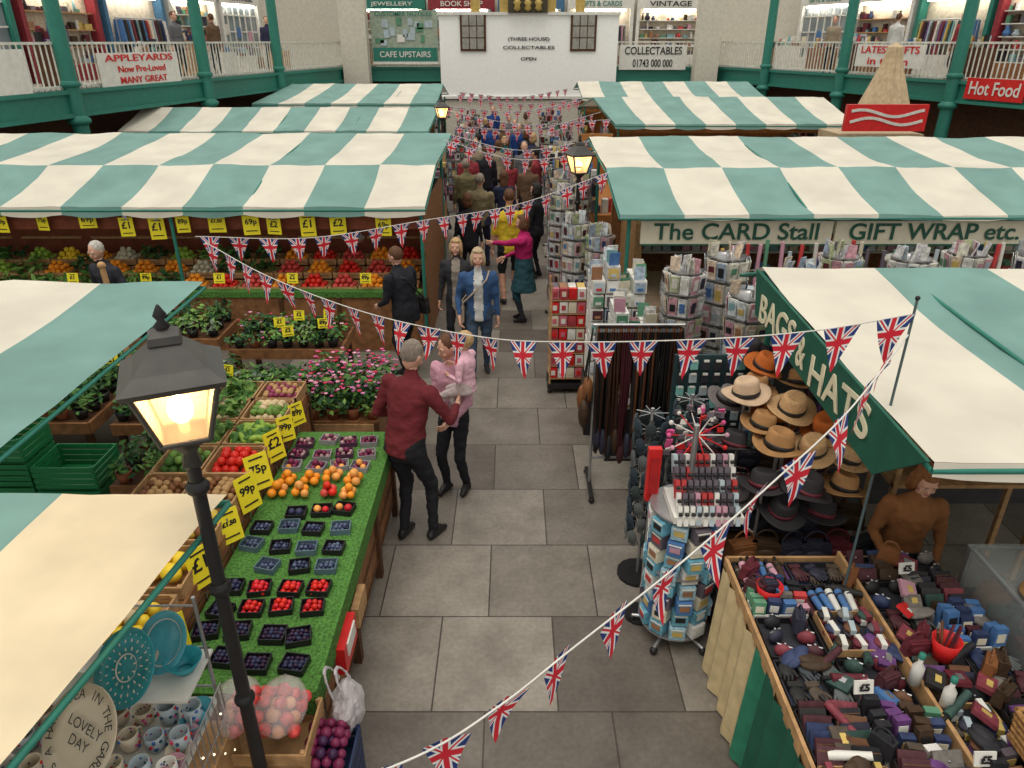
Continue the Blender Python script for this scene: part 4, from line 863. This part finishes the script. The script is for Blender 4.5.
for (x,y,h) in((3.5,15.6,1.5),(5,16.2,1.6),(6.8,15.8,1.5),(-4,15.8,1.4),(-6,16,1.5),(-8,15.6,1.4)):
    mb.box((x,y,h/2),(1.2,.5,h),random.choice([WOOD,OB,WPL]))
    for k in range(8): mb.box((x-.5+k*.14,y,h+.08),(.11,.3,U(.1,.3)),random.choice(PAL))
mb.obj('display_cabinets')
e=empty('drinks_kiosk',(8.3,17,0)); mb=MB(); mb.box((8.3,17.6,1.05),(1.9,1.2,2.1),M('kiosk_cream',(.45,.35,.22),.6)); mb.box((8.3,17,2.45),(1.8,.12,.56),RED); mb.box((8.3,17,1.1),(1.6,.05,.06),WPL)
for s in(0,.17):
    for k in range(16):
        x=7.5+k*.1; mb.box((x+.05,16.93,2.38+s+.07*math.sin(k*.42+s*5)),(.11,.01,.06),WPL,Matrix.Rotation(-.25*math.cos(k*.42+s*5),3,'Y'))
mb.obj('kiosk_with_sign',e)
mb=MB(); mb.cyl((9.75,20.2,0),(9.75,20.2,3.9),.03,.03,WOODL,8)
prof=[(.62,2.3),(.60,2.35),(.45,2.8),(.28,3.3),(.20,3.6),(.17,3.85),(.03,3.95)]
n=24; vs=[]
for r,z in prof:
    for j in range(n): q=2*math.pi*j/n; rr=r*(1+(.14 if j%2 else -.06)); vs.append(V((9.75+rr*math.cos(q),20.2+rr*math.sin(q),z)))
mb.add(vs,[(k*n+j,k*n+(j+1)%n,(k+1)*n+(j+1)%n,(k+1)*n+j) for k in range(len(prof)-1) for j in range(n)],M('parasol_cream',(.5,.39,.25),.8)); mb.cyl((9.75,20.2,0),(9.75,20.2,.08),.3,.3,IRON,16); mb.obj('folded_parasol')
# ---------------------------------------------------------------- bunting
def flagmat():
    m=bpy.data.materials.new('union_flag_cloth'); m.use_nodes=True; nt=m.node_tree; n=nt.nodes; L=nt.links; b=n['Principled BSDF']; b.inputs['Roughness'].default_value=.8
    uv=n.new('ShaderNodeUVMap'); sp=n.new('ShaderNodeSeparateXYZ'); L.new(uv.outputs[0],sp.inputs[0])
    def mt(op,a,b_=None):
        k=n.new('ShaderNodeMath'); k.operation=op
        for i,q in enumerate((a,b_)):
            if q is None: continue
            if isinstance(q,(int,float)): k.inputs[i].default_value=q
            else: L.new(q,k.inputs[i])
        return k.outputs[0]
    du=mt('ABSOLUTE',mt('SUBTRACT',sp.outputs[0],.5)); dv=mt('ABSOLUTE',mt('SUBTRACT',sp.outputs[1],.66))
    dd=mt('ABSOLUTE',mt('SUBTRACT',mt('MULTIPLY',du,.85),dv))
    mn=mt('MINIMUM',du,dv)
    white=mt('MAXIMUM',mt('LESS_THAN',mn,.105),mt('LESS_THAN',dd,.07)); red=mt('MAXIMUM',mt('LESS_THAN',mn,.06),mt('LESS_THAN',dd,.024))
    m1=n.new('ShaderNodeMix'); m1.data_type='RGBA'; m1.inputs['A'].default_value=(.02,.045,.20,1); m1.inputs['B'].default_value=(.8,.8,.8,1); L.new(white,m1.inputs['Factor'])
    m2=n.new('ShaderNodeMix'); m2.data_type='RGBA'; m2.inputs['B'].default_value=(.62,.02,.04,1); L.new(m1.outputs['Result'],m2.inputs['A']); L.new(red,m2.inputs['Factor']); L.new(m2.outputs['Result'],b.inputs['Base Color'])
    t=n.new('ShaderNodeBsdfTranslucent'); mx=n.new('ShaderNodeMixShader'); mx.inputs['Fac'].default_value=.3; L.new(m2.outputs['Result'],t.inputs['Color']); L.new(b.outputs[0],mx.inputs[1]); L.new(t.outputs[0],mx.inputs[2]); L.new(mx.outputs[0],n['Material Output'].inputs['Surface'])
    return m
FM=flagmat()
def bunting(pts,sp=.21,w=.15,h=.21,name='union_flag_bunting'):
    pts=[V(p) for p in pts]; P=[pts[0]*2-pts[1]]+pts+[pts[-1]*2-pts[-2]]; c=[]
    for i in range(1,len(P)-2):
        for k in range(12):
            t=k/12; a,b,d,e_=P[i-1],P[i],P[i+1],P[i+2]
            c.append(.5*((2*b)+(d-a)*t+(2*a-5*b+4*d-e_)*t*t+(3*b-a-3*d+e_)*t**3))
    c.append(pts[-1]); mb=MB()
    for i in range(len(c)-1): mb.cyl(c[i],c[i+1],.0045,.0045,WPL,4,False)
    mb.mi(FM); uvs={}; L=0; nxt=sp*.5
    for i in range(len(c)-1):
        d=c[i+1]-c[i]; l=d.length
        while nxt<=L+l:
            p=c[i]+d*((nxt-L)/l); t=V((d.x,d.y,d.z)).normalized(); sw=U(-.25,.25); s=t.cross(V((0,0,1))).normalized()
            yw=U(-.35,.35); t=(Matrix.Rotation(yw,3,'Z')@t) if h>.2 else t
            dn=(V((0,0,-1))+s*sw+t*U(-.12,.12)).normalized(); NN=5; vs=[];uvv=[]
            bend=U(-.03,.03)
            for r in range(NN+1):
                f=r/NN; ww=w*(1-f)/2+.0005
                for q in(-1,0,1): vs.append(p+dn*(h*f)+t*ww*q+s*(bend*math.sin(f*3)+(.014*(1-f) if q==0 else 0))); uvv.append((.5+q*.5*(1-f),1-f))
            o=len(mb.v); fs=[(r*3+q,r*3+q+1,r*3+q+4,r*3+q+3) for r in range(NN) for q in(0,1)]
            mb.add(vs,fs,FM,True)
            for k,uvc in enumerate(uvv): uvs[o+k]=uvc
            nxt+=sp*U(.94,1.06)
        L+=l
    ob=mb.obj(name); me=ob.data; ul=me.uv_layers.new(name='UVMap')
    for lp_ in me.loops: ul.data[lp_.index].uv=uvs.get(lp_.vertex_index,(0,0))
bunting([(2.05,3.47,2.63),(1.62,3.08,2.38),(1.18,2.77,2.17),(.72,2.45,1.98),(.24,2.19,1.75),(-.04,1.93,1.74),(-.33,1.68,1.78),(-.8,1.3,2.0)],.285,.19,.275)
bunting([(-3.0,6.95,2.22),(-2.18,6.26,2.08),(-1.18,5.49,2.02),(-.23,4.74,2.11),(.4,4.42,2.20),(1.15,4.07,2.36),(1.7,3.8,2.52),(2.05,3.47,2.74)],.29,.20,.27)
bunting([(-3.1,6.98,2.27),(-2.1,7.45,2.14),(-.97,7.9,2.22),(.1,8.9,2.20),(1.25,9.5,2.48)],.27,.20,.25)
for k,(ya,yb) in enumerate(((11.6,10.4),(12.4,11.6),(13.6,16.4),(17.2,14.8),(18,20),(22,20.5),(23,25))):
    a=V((-1.05 if ya<15 else -1.6,ya,2.62)); b=V((1.25 if yb<14 else 1.9,yb,2.62)); bunting([a,a.lerp(b,.5)-V((0,0,.2)),b],.31,.20,.22)
# ---------------------------------------------------------------- people
def remesh(mb,vox,it=4):
    me=mb.mesh('tmp'); o=bpy.data.objects.new('tmp',me); bpy.context.collection.objects.link(o)
    r=o.modifiers.new('r','REMESH'); r.mode='VOXEL'; r.voxel_size=vox
    s=o.modifiers.new('s','SMOOTH'); s.factor=.5; s.iterations=it
    dg=bpy.context.evaluated_depsgraph_get(); ev=o.evaluated_get(dg); m2=bpy.data.meshes.new_from_object(ev)
    bpy.data.objects.remove(o); bpy.data.meshes.remove(me); m2.materials.clear(); return m2
def seg(mb,a,b,r0,r1,mat=None,sx=1):
    mat=mat or SKIN; mb.cyl(a,b,r0,r1,mat,12,True,sx); mb.ball(a,r0,mat,1); mb.ball(b,r1,mat,1)
def ik(a,b,l1,l2,pole):
    d=b-a; L=min(max(d.length,.05),(l1+l2)*.998); dn=d.normalized(); b=a+dn*L; x=(l1*l1-l2*l2+L*L)/(2*L); h=math.sqrt(max(l1*l1-x*x,0))
    p=(pole-dn*pole.dot(dn)); p=p.normalized() if p.length>1e-4 else V((0,1,0)); return a+dn*x+p*h,b
def addmesh(me,name,parent,T,mats,smooth=True):
    me.transform(T); me.materials.clear()
    for m in mats: me.materials.append(m)
    me.polygons.foreach_set('use_smooth',[smooth]*len(me.polygons)); me.update()
    o=bpy.data.objects.new(name,me); bpy.context.collection.objects.link(o); o.parent=parent; me.name=name; return o
def hand_mesh(side,curl=.5):
    mb=MB(); pts=[]
    seg(mb,V((-.022,.0,0)),V((-.026,.07,0)),.015,.013); seg(mb,V((0,-.01,0)),V((-.006,.078,0)),.018,.013); seg(mb,V((.02,.0,0)),V((.014,.078,0)),.016,.013); seg(mb,V((0,-.04,0)),V((0,.01,0)),.025,.022)
    seg(mb,V((.026,.02,0)),V((.030,.074,0)),.013,.012)
    for k,(x,l) in enumerate(((.030,.070),(.011,.080),(-.009,.074),(-.028,.058))):
        p=V((x,.076,0)); a=.15
        for j,f in enumerate((.45,.3,.25)):
            a+=curl*(.9 if j else .6); q=p+V(((x-.0)*.06,math.cos(a)*l*f,-math.sin(a)*l*f)); seg(mb,p,q,.0088-.0007*j,.0082-.0008*j); p=q
    p=V((.03,.0,-.003)); q=p+V((.026,.03,-.012)); seg(mb,p,q,.014,.010); r=q+V((.008,.03,-.012)); seg(mb,q,r,.010,.008)
    if side<0: mb.v=[(-x,y,z) for x,y,z in mb.v]; mb.f=[tuple(reversed(f)) for f in mb.f]
    return remesh(mb,.0042,2)
_HM={}
def person(name,loc,hd,H,top,leg,hair,skin=None,shoe=None,lean=0,hR=(.27,.06,.80),hL=(-.27,.06,.80),fR=(.10,0),fL=(-.10,0),style='short',fem=False,turn=0,nod=0,skirt=None,z0=0,hem=.84,hs=1.0,vox=.018,short=False,bagm=None,curl=.5,fat=1.0,pants_short=False,inner=None,zfR=.0,zfL=.0):
    skin=skin or SKIN; shoe=shoe or BLACK; k=H/1.75; e=empty(name,(loc[0],loc[1],z0))
    T=Matrix.Rotation(math.radians(hd),4,'Z')@Matrix.Scale(k,4)
    ca,sa=math.cos(math.radians(lean)),math.sin(math.radians(lean))
    def L(p):
        p=V(p)
        if p.z<=.93: return p
        dz=p.z-.93; return V((p.x,p.y*ca+dz*sa,.93+dz*ca-p.y*sa))
    mb=MB(); S=[]; fx=.88 if fem else 1.0; fx*=fat
    def sg(a,b,r0,r1,lab,sx=1): seg(mb,V(a),V(b),r0,r1,SKIN,sx); S.append((V(a),V(b),r0,r1,lab))
    rings=[(.80,.12,.10,0),(hem-.01,.165,.122,0),(hem,.18,.135,0),(.98,.172,.128,0),(1.09,.15 if fem else .16,.115,.0),(1.22,.165,.122,.008),(1.33,.182,.13,.01),(1.41,.172,.108,.0),(1.455,.125,.085,0),(1.49,.07,.068,0),(1.515,.058,.06,.01)]
    RR=[(L((0,y,z)),rx*fx,ry*fat) for z,rx,ry,y in rings]; mb.loft(RR,SKIN,24)
    for i in range(len(rings)-1): S.append((RR[i][0],RR[i+1][0],.13 if i<8 else .08,.13 if i<7 else .07,'torso' if rings[i][0]<1.47 else 'top'))
    neck=L((0,.015,1.57)); sg(L((0,.005,1.49)),neck,.056,.052,'skin')
    sh=.185*fx
    for s,h in((1,hR),(-1,hL)):
        a=L((s*sh,0,1.405)); h=V(h); pole=V((s*.5,-.8,-.3)); el,hh=ik(a,h,.29,.25,pole)
        sg(a,el,.064*fat,.046,'top'); wr=el.lerp(hh,.93); sg(el,wr,.045,.033,'skin' if short else 'top'); sg(wr,hh,.026,.026,'skin')
        d=(hh-el).normalized(); key=(s,round(curl,1))
        if key not in _HM: _HM[key]=hand_mesh(s,curl)
        hm=_HM[key].copy(); inw=V((-s,0,0)); yv=d; zv=-(inw-yv*inw.dot(yv)).normalized(); xv=yv.cross(zv)
        MM=Matrix((xv,yv,zv)).transposed().to_4x4(); MM.translation=hh+d*.03
        addmesh(hm,'hand_right' if s>0 else 'hand_left',e,T@MM,[skin])
    for s,f,zf in((1,fR,zfR),(-1,fL,zfL)):
        hp=V((s*.09*fx,0,.90)); an=V((f[0],f[1],.085+zf)); kn,an=ik(hp,an,.43,.415,V((s*.1,1,0)))
        sg(hp,kn,.088*fat,.060,'leg'); sg(kn,an+V((0,0,.02)),.060,.043,'skin' if pants_short else 'leg'); toe=an+V((s*.02,.13,-.052)); heel=an+V((0,-.045,-.045))
        sg(an,heel,.038,.038,'shoe'); sg(heel,toe,.037,.030,'shoe'); sg(an,an.lerp(toe,.6),.038,.034,'shoe')
    if skirt:
        rs=[(V((0,0,.55)),.25,.22),(V((0,0,.7)),.225,.19),(V((0,0,.88)),.19,.15),(V((0,0,.98)),.16,.125)]; mb.loft(rs,SKIN,24)
        for i in range(3): S.append((rs[i][0],rs[i+1][0],.24-.02*i,.22-.02*i,'skirt'))
    me=remesh(mb,vox,4); nv=len(me.vertices); co=np.empty(nv*3); me.vertices.foreach_get('co',co); co=co.reshape(-1,3)
    nr=np.empty(nv*3); me.vertices.foreach_get('normal',nr); nr=nr.reshape(-1,3)
    w=np.array([noise.noise(V((p[0]*9,p[1]*9,p[2]*13+loc[0]*7)))*.012+noise.noise(V((p[0]*20,p[1]*20,p[2]*34)))*.006 for p in co]); me.vertices.foreach_set('co',(co+nr*w[:,None]).ravel())
    npoly=len(me.polygons); ce=np.empty(npoly*3); me.polygons.foreach_get('center',ce); ce=ce.reshape(-1,3)
    best=np.full(npoly,9.); lab=np.zeros(npoly,int); names=['top','leg','skin','shoe','skirt','inner']
    for a,b,r0,r1,l in S:
        a=np.array(a);b=np.array(b); d=b-a; t=np.clip(((ce-a)@d)/max(d@d,1e-9),0,1); q=a+t[:,None]*d; dist=np.linalg.norm(ce-q,axis=1)-(r0+(r1-r0)*t)
        if l=='torso': li=np.where(ce[:,2]>hem-.012,0,1)
        else: li=np.full(npoly,names.index(l))
        up=dist<best; best=np.where(up,dist,best); lab=np.where(up,li,lab)
    if inner is not None:
        ii=(lab==0)&(np.abs(ce[:,0])<.055)&(ce[:,1]>.06)&(ce[:,2]>hem); lab=np.where(ii,5,lab)
    me.materials.clear(); ob=addmesh(me,'body_clothed',e,T,[top,leg,skin,shoe,skirt or leg,inner or top]); ob.data.polygons.foreach_set('material_index',lab.astype(int).tolist())
    hb=MB(); vs,f=_S[3]; o=[]
    for p in vs:
        x,y,z=p; wx=.076*(1-.22*max(0,-z)**1.5); wy=.094*(1-.10*max(0,-z)); o.append(V((x*wx,y*wy+(.008 if z<0 and y>0 else 0)*-z,z*.118)))
    hb.add(o,f,SKIN,True); seg(hb,V((0,.088,.012)),V((0,.106,-.022)),.008,.013); 
    for s in(-1,1): hb.ball((s*.078,-.005,-.008),(.012,.022,.032),SKIN,1,RZ(s*.3)); hb.ball((s*.035,.078,-.035),(.022,.016,.022),SKIN,1); hb.ball((s*.03,.082,.03),(.024,.012,.010),SKIN,1)
    hb.ball((0,.082,-.092),(.025,.018,.018),SKIN,1); hb.ball((0,.09,-.055),(.026,.012,.012),SKIN,1)
    hme=remesh(hb,.0075,3)
    HT=T@Matrix.Translation(neck+V((0,.012+.02*sa,.095*hs)))@Matrix.Rotation(math.radians(turn),4,'Z')@Matrix.Rotation(math.radians(-nod-lean*.4),4,'X')@Matrix.Scale(hs,4)
    addmesh(hme,'head',e,HT,[skin])
    fb=MB(); EY=M('eye_white',(.7,.7,.68),.3); IR=M('iris_dark',(.03,.02,.015),.2); LIP=M('lips',(.45,.13,.12),.5)
    for s in(-1,1):
        fb.ball((s*.031,.083,.008),(.013,.007,.008),EY,1); fb.ball((s*.031,.0885,.008),(.006,.003,.006),IR,1)
        fb.ball((s*.031,.091,.028),(.018,.004,.004),hair,1)
    fb.ball((0,.1005,-.052),(.022,.004,.0035),LIP,1); fb.ball((0,.100,-.059),(.018,.004,.0045),LIP,1)
    fm=fb.mesh('face'); fm.transform(HT); fo=bpy.data.objects.new('face_features',fm); bpy.context.collection.objects.link(fo); fo.parent=e
    if style!='none':
        h2=MB(); h2.ball((0,-.022,.026),(.084,.097,.105),SKIN,3)
        if style in('bob','long'):
            h2.ball((0,-.05,-.04),(.092,.06,.10),SKIN,2)
            for s in(-1,1): h2.ball((s*.074,.0,-.03),(.026,.048,.088),SKIN,2)
            h2.ball((0,.035,.088),(.06,.05,.028),SKIN,2)
        if style=='long': h2.ball((0,-.07,-.14),(.08,.045,.13),SKIN,2)
        if style=='pony': seg(h2,V((0,-.11,.03)),V((0,-.14,-.12)),.035,.015)
        m3=remesh(h2,.009,2); nv=len(m3.vertices); co=np.empty(nv*3); m3.vertices.foreach_get('co',co); co=co.reshape(-1,3)
        w=np.array([1+.07*noise.noise(V((p[0]*60,p[1]*60,p[2]*14))) for p in co]); m3.vertices.foreach_set('co',(co*w[:,None]).ravel()); addmesh(m3,'hair',e,HT,[hair])
    if bagm:
        b=MB(); c=V((.24*fx,-.02,.92)); b.box(c,(.10,.26,.22),bagm,None,.85); b.ball(c,(.065,.14,.12),bagm,2)
        pts=[c+V((0,.05,.1)),L((.10,.15,1.2)),L((-.10,.14,1.40)),L((-.14,.0,1.475)),L((-.08,-.14,1.38)),L((.12,-.16,1.15)),c+V((0,-.06,.1))]
        for i in range(len(pts)-1): b.cyl(pts[i],pts[i+1],.012,.012,bagm,6)
        bm_=b.mesh('bag'); bm_.transform(T); bo=bpy.data.objects.new('shoulder_bag',bm_); bpy.context.collection.objects.link(bo); bo.parent=e
    return e
def C(n,c,r=.85): return M('cloth_'+n,c,r,var=.14,scale=18)
GREY=M('hair_grey',(.24,.20,.165),.8,scale=40); BLON=M('hair_blonde',(.44,.29,.14),.7,scale=40); BRN=M('hair_brown',(.11,.05,.025),.7,scale=40); HBK=M('hair_black',(.02,.017,.015),.7)
DK=C('black',(.015,.015,.02)); NVT=C('navy_trousers',(.03,.03,.07))
person('man_in_maroon_shirt',(-.90,5.22),-30,1.80,C('maroon',(.13,.016,.022)),DK,GREY,lean=13,hR=(.24,.42,1.16),hL=(-.20,.26,1.05),fR=(.17,.10),fL=(-.05,-.02),nod=24,turn=-6,vox=.013,fat=1.08,hem=.88)
person('woman_holding_toddler',(-.54,5.95),155,1.64,C('pale_pink',(.56,.30,.38)),DK,BRN,lean=4,hR=(.02,.27,1.18),hL=(-.14,.30,1.02),fR=(.09,.04),fL=(-.09,-.04),style='pony',fem=True,nod=20,turn=-30,vox=.014)
person('toddler_in_pink',(-.40,5.66),70,.92,C('baby_pink',(.70,.42,.50)),C('baby_white',(.55,.46,.46)),BLON,z0=.80,hs=1.45,hR=(.2,.3,1.2),hL=(-.2,.2,1.15),fR=(.16,.3),fL=(-.16,.3),zfR=.25,zfL=.25,vox=.016,fat=1.25,style='short',turn=15)
person('woman_in_blue_jacket',(-.42,8.66),182,1.69,C('denim_blue',(.035,.085,.20)),C('slate_trousers',(.05,.08,.13)),M('hair_greyblonde',(.42,.32,.20),.7,scale=40),lean=2,hR=(.25,.16,.92),hL=(-.25,.02,.86),fR=(.09,.22),fL=(-.09,-.16),style='bob',fem=True,bagm=M('bag_cream',(.4,.32,.24),.6),inner=C('white_top',(.55,.55,.53)),fat=1.15,hem=.84,shoe=C('dark_shoe',(.03,.03,.03)))
person('woman_in_dark_coat',(-.74,9.4),175,1.62,C('charcoal',(.03,.03,.035)),DK,BLON,fR=(.09,.1),fL=(-.09,-.1),style='long',fem=True,inner=C('scarf_grey',(.28,.24,.2)),hem=.75,fat=1.1)
person('woman_in_pink_top',(.18,10.7),80,1.64,C('magenta',(.42,.015,.12)),C('tights',(.03,.03,.04)),BRN,hR=(.12,.34,1.05),hL=(-.02,.52,1.32),fR=(.09,.05),fL=(-.09,0),fem=True,skirt=C('teal_skirt',(.02,.07,.09)),fat=1.18,style='bob',hem=.9)
person('person_in_yellow_top',(-.04,11.6),10,1.84,C('yellow',(.62,.45,.03)),C('dark_shorts',(.02,.025,.03)),BRN,fR=(.10,.1),fL=(-.1,-.05),short=True,pants_short=True,nod=15,fat=1.1)
person('man_in_khaki_jacket',(-.60,13.7),-10,1.74,C('khaki',(.20,.16,.09)),NVT,GREY,fR=(.1,.12),fL=(-.1,-.12),vox=.022,nod=10,fat=1.1)
person('man_in_olive_jacket',(-.95,15.4),20,1.76,C('olive',(.14,.12,.06)),DK,GREY,fR=(.1,.1),fL=(-.1,-.1),vox=.024,fat=1.1)
person('woman_in_navy_coat',(-.16,14.6),5,1.66,C('navy',(.015,.02,.05)),DK,BRN,style='long',fem=True,vox=.024,hem=.72)
person('man_in_black_jacket',(-.62,17.4),0,1.78,C('black_jacket',(.015,.015,.02)),NVT,BRN,vox=.026)
person('woman_in_black_top',(.45,13.0),60,1.70,DK,DK,HBK,fem=True,style='bob',vox=.022)
person('man_in_blue_coat',(-.65,22.5),0,1.80,C('royal_blue',(.015,.05,.2)),DK,BRN,vox=.028)
person('woman_in_teal_coat',(-.2,20.3),180,1.65,C('teal_coat',(.02,.13,.14)),DK,BLON,fem=True,style='bob',vox=.028)
person('man_in_grey_coat',(.3,18.4),180,1.75,C('grey_coat',(.13,.13,.14)),DK,GREY,vox=.028)
person('shopper_in_brown_coat',(.35,15.8),-20,1.72,C('brown_coat',(.12,.07,.04)),DK,BRN,vox=.028,hem=.7)
person('shopper_in_red_coat',(-.05,17.0),30,1.62,C('red_coat',(.25,.03,.04)),DK,BRN,fem=True,style='long',vox=.028,hem=.7)
person('shopper_in_beige_coat',(-.95,19.4),190,1.7,C('beige_coat',(.30,.24,.17)),NVT,GREY,vox=.03)
crowd=[DK,C('grey_coat'  ,(.13,.13,.14)),NVT,C('red_coat',(.25,.03,.04)),C('beige_coat',(.3,.24,.17)),C('royal_blue',(.015,.05,.2)),C('brown_coat',(.12,.07,.04)),C('white_top',(.55,.55,.53))]
for i,(nm,x,y,hd) in enumerate((('shopper_in_dark_coat',.4,21.6,10),('shopper_in_grey_top',.1,24.5,170),('shopper_in_navy_top',-.9,25.5,0),('shopper_in_scarlet_coat',.55,17.2,60),('shopper_in_sand_coat',-.35,19.0,0),('shopper_in_blue_top',.2,22.8,180),('shopper_in_tan_coat',-.3,24.0,20),('shopper_in_white_top',-.95,21.0,80),('shopper_in_black_coat',-.75,12.3,15),('shopper_in_long_grey_coat',-.1,26.5,180),('shopper_in_navy_coat',.55,19.9,-20),('shopper_in_plum_coat',-1.0,17.0,200),('shopper_in_sand_jacket',.5,27.5,0),('shopper_in_cobalt_coat',-.7,28.2,180))):
    person(nm,(x,y),hd,U(1.6,1.82),crowd[i%8],[DK,NVT][i%2],[BRN,GREY,BLON,HBK][i%4],vox=.03,fem=i%2==0,style='bob' if i%2==0 else 'short',hem=.8)
person('shopper_with_black_bag',(-1.36,8.75),60,1.66,C('black_coat',(.012,.014,.02)),DK,BRN,lean=8,hR=(.2,.3,1.05),hL=(-.2,.3,1.0),bagm=M('bag_black',(.02,.02,.02),.4),nod=15,fat=1.25,hem=.78)
person('stallholder_in_dark_top',(-5.2,9.05),160,1.70,C('stall_top',(.03,.03,.04)),DK,M('hair_white',(.5,.47,.42),.7,scale=40),lean=10,hR=(.2,.25,1.0),hL=(-.2,.25,1.0),nod=15)
person('stallholder_in_brown_jacket',(2.70,4.06),172,1.52,C('rust_suede',(.24,.10,.035)),DK,M('hair_auburn',(.24,.10,.035),.7,scale=40),lean=10,hR=(.18,.26,.98),hL=(-.18,.26,.98),nod=22,fem=True,style='long',fat=1.1)
for i,(nm,x,y,hd) in enumerate((('gallery_visitor_in_grey',-9.5,22.6,250),('gallery_visitor_in_navy',-8.3,27.2,200),('gallery_visitor_in_red',12.3,21.9,100),('gallery_visitor_in_beige',10.6,26.4,140),('gallery_visitor_in_blue',-10.4,18.3,260),('gallery_visitor_in_brown',-9.1,24.4,60),('gallery_visitor_in_white',11.5,24.0,300))):
    person(nm,(x,y),hd,1.7,crowd[(i+1)%8],DK,BRN,z0=3.0,vox=.03)
# ---------------------------------------------------------------- light & camera
w=bpy.data.worlds.new('daylight'); bpy.context.scene.world=w; w.use_nodes=True; bg=w.node_tree.nodes['Background']; bg.inputs['Color'].default_value=(1,.965,.90,1); bg.inputs['Strength'].default_value=.80
s=bpy.data.lights.new('roof_daylight','SUN'); s.energy=1.9; s.angle=math.radians(55); s.color=(1,.95,.86); so=bpy.data.objects.new('roof_daylight',s); bpy.context.collection.objects.link(so); so.rotation_euler=(math.radians(12),math.radians(-8),0); so.location=(0,10,12)
cd=bpy.data.cameras.new('camera'); cd.sensor_width=36; cd.lens=36*720/1024; co_=bpy.data.objects.new('camera',cd); bpy.context.collection.objects.link(co_)
co_.location=(0,0,4.0); co_.rotation_euler=(math.radians(90-25.5),0,0); cd.clip_end=200; bpy.context.scene.camera=co_
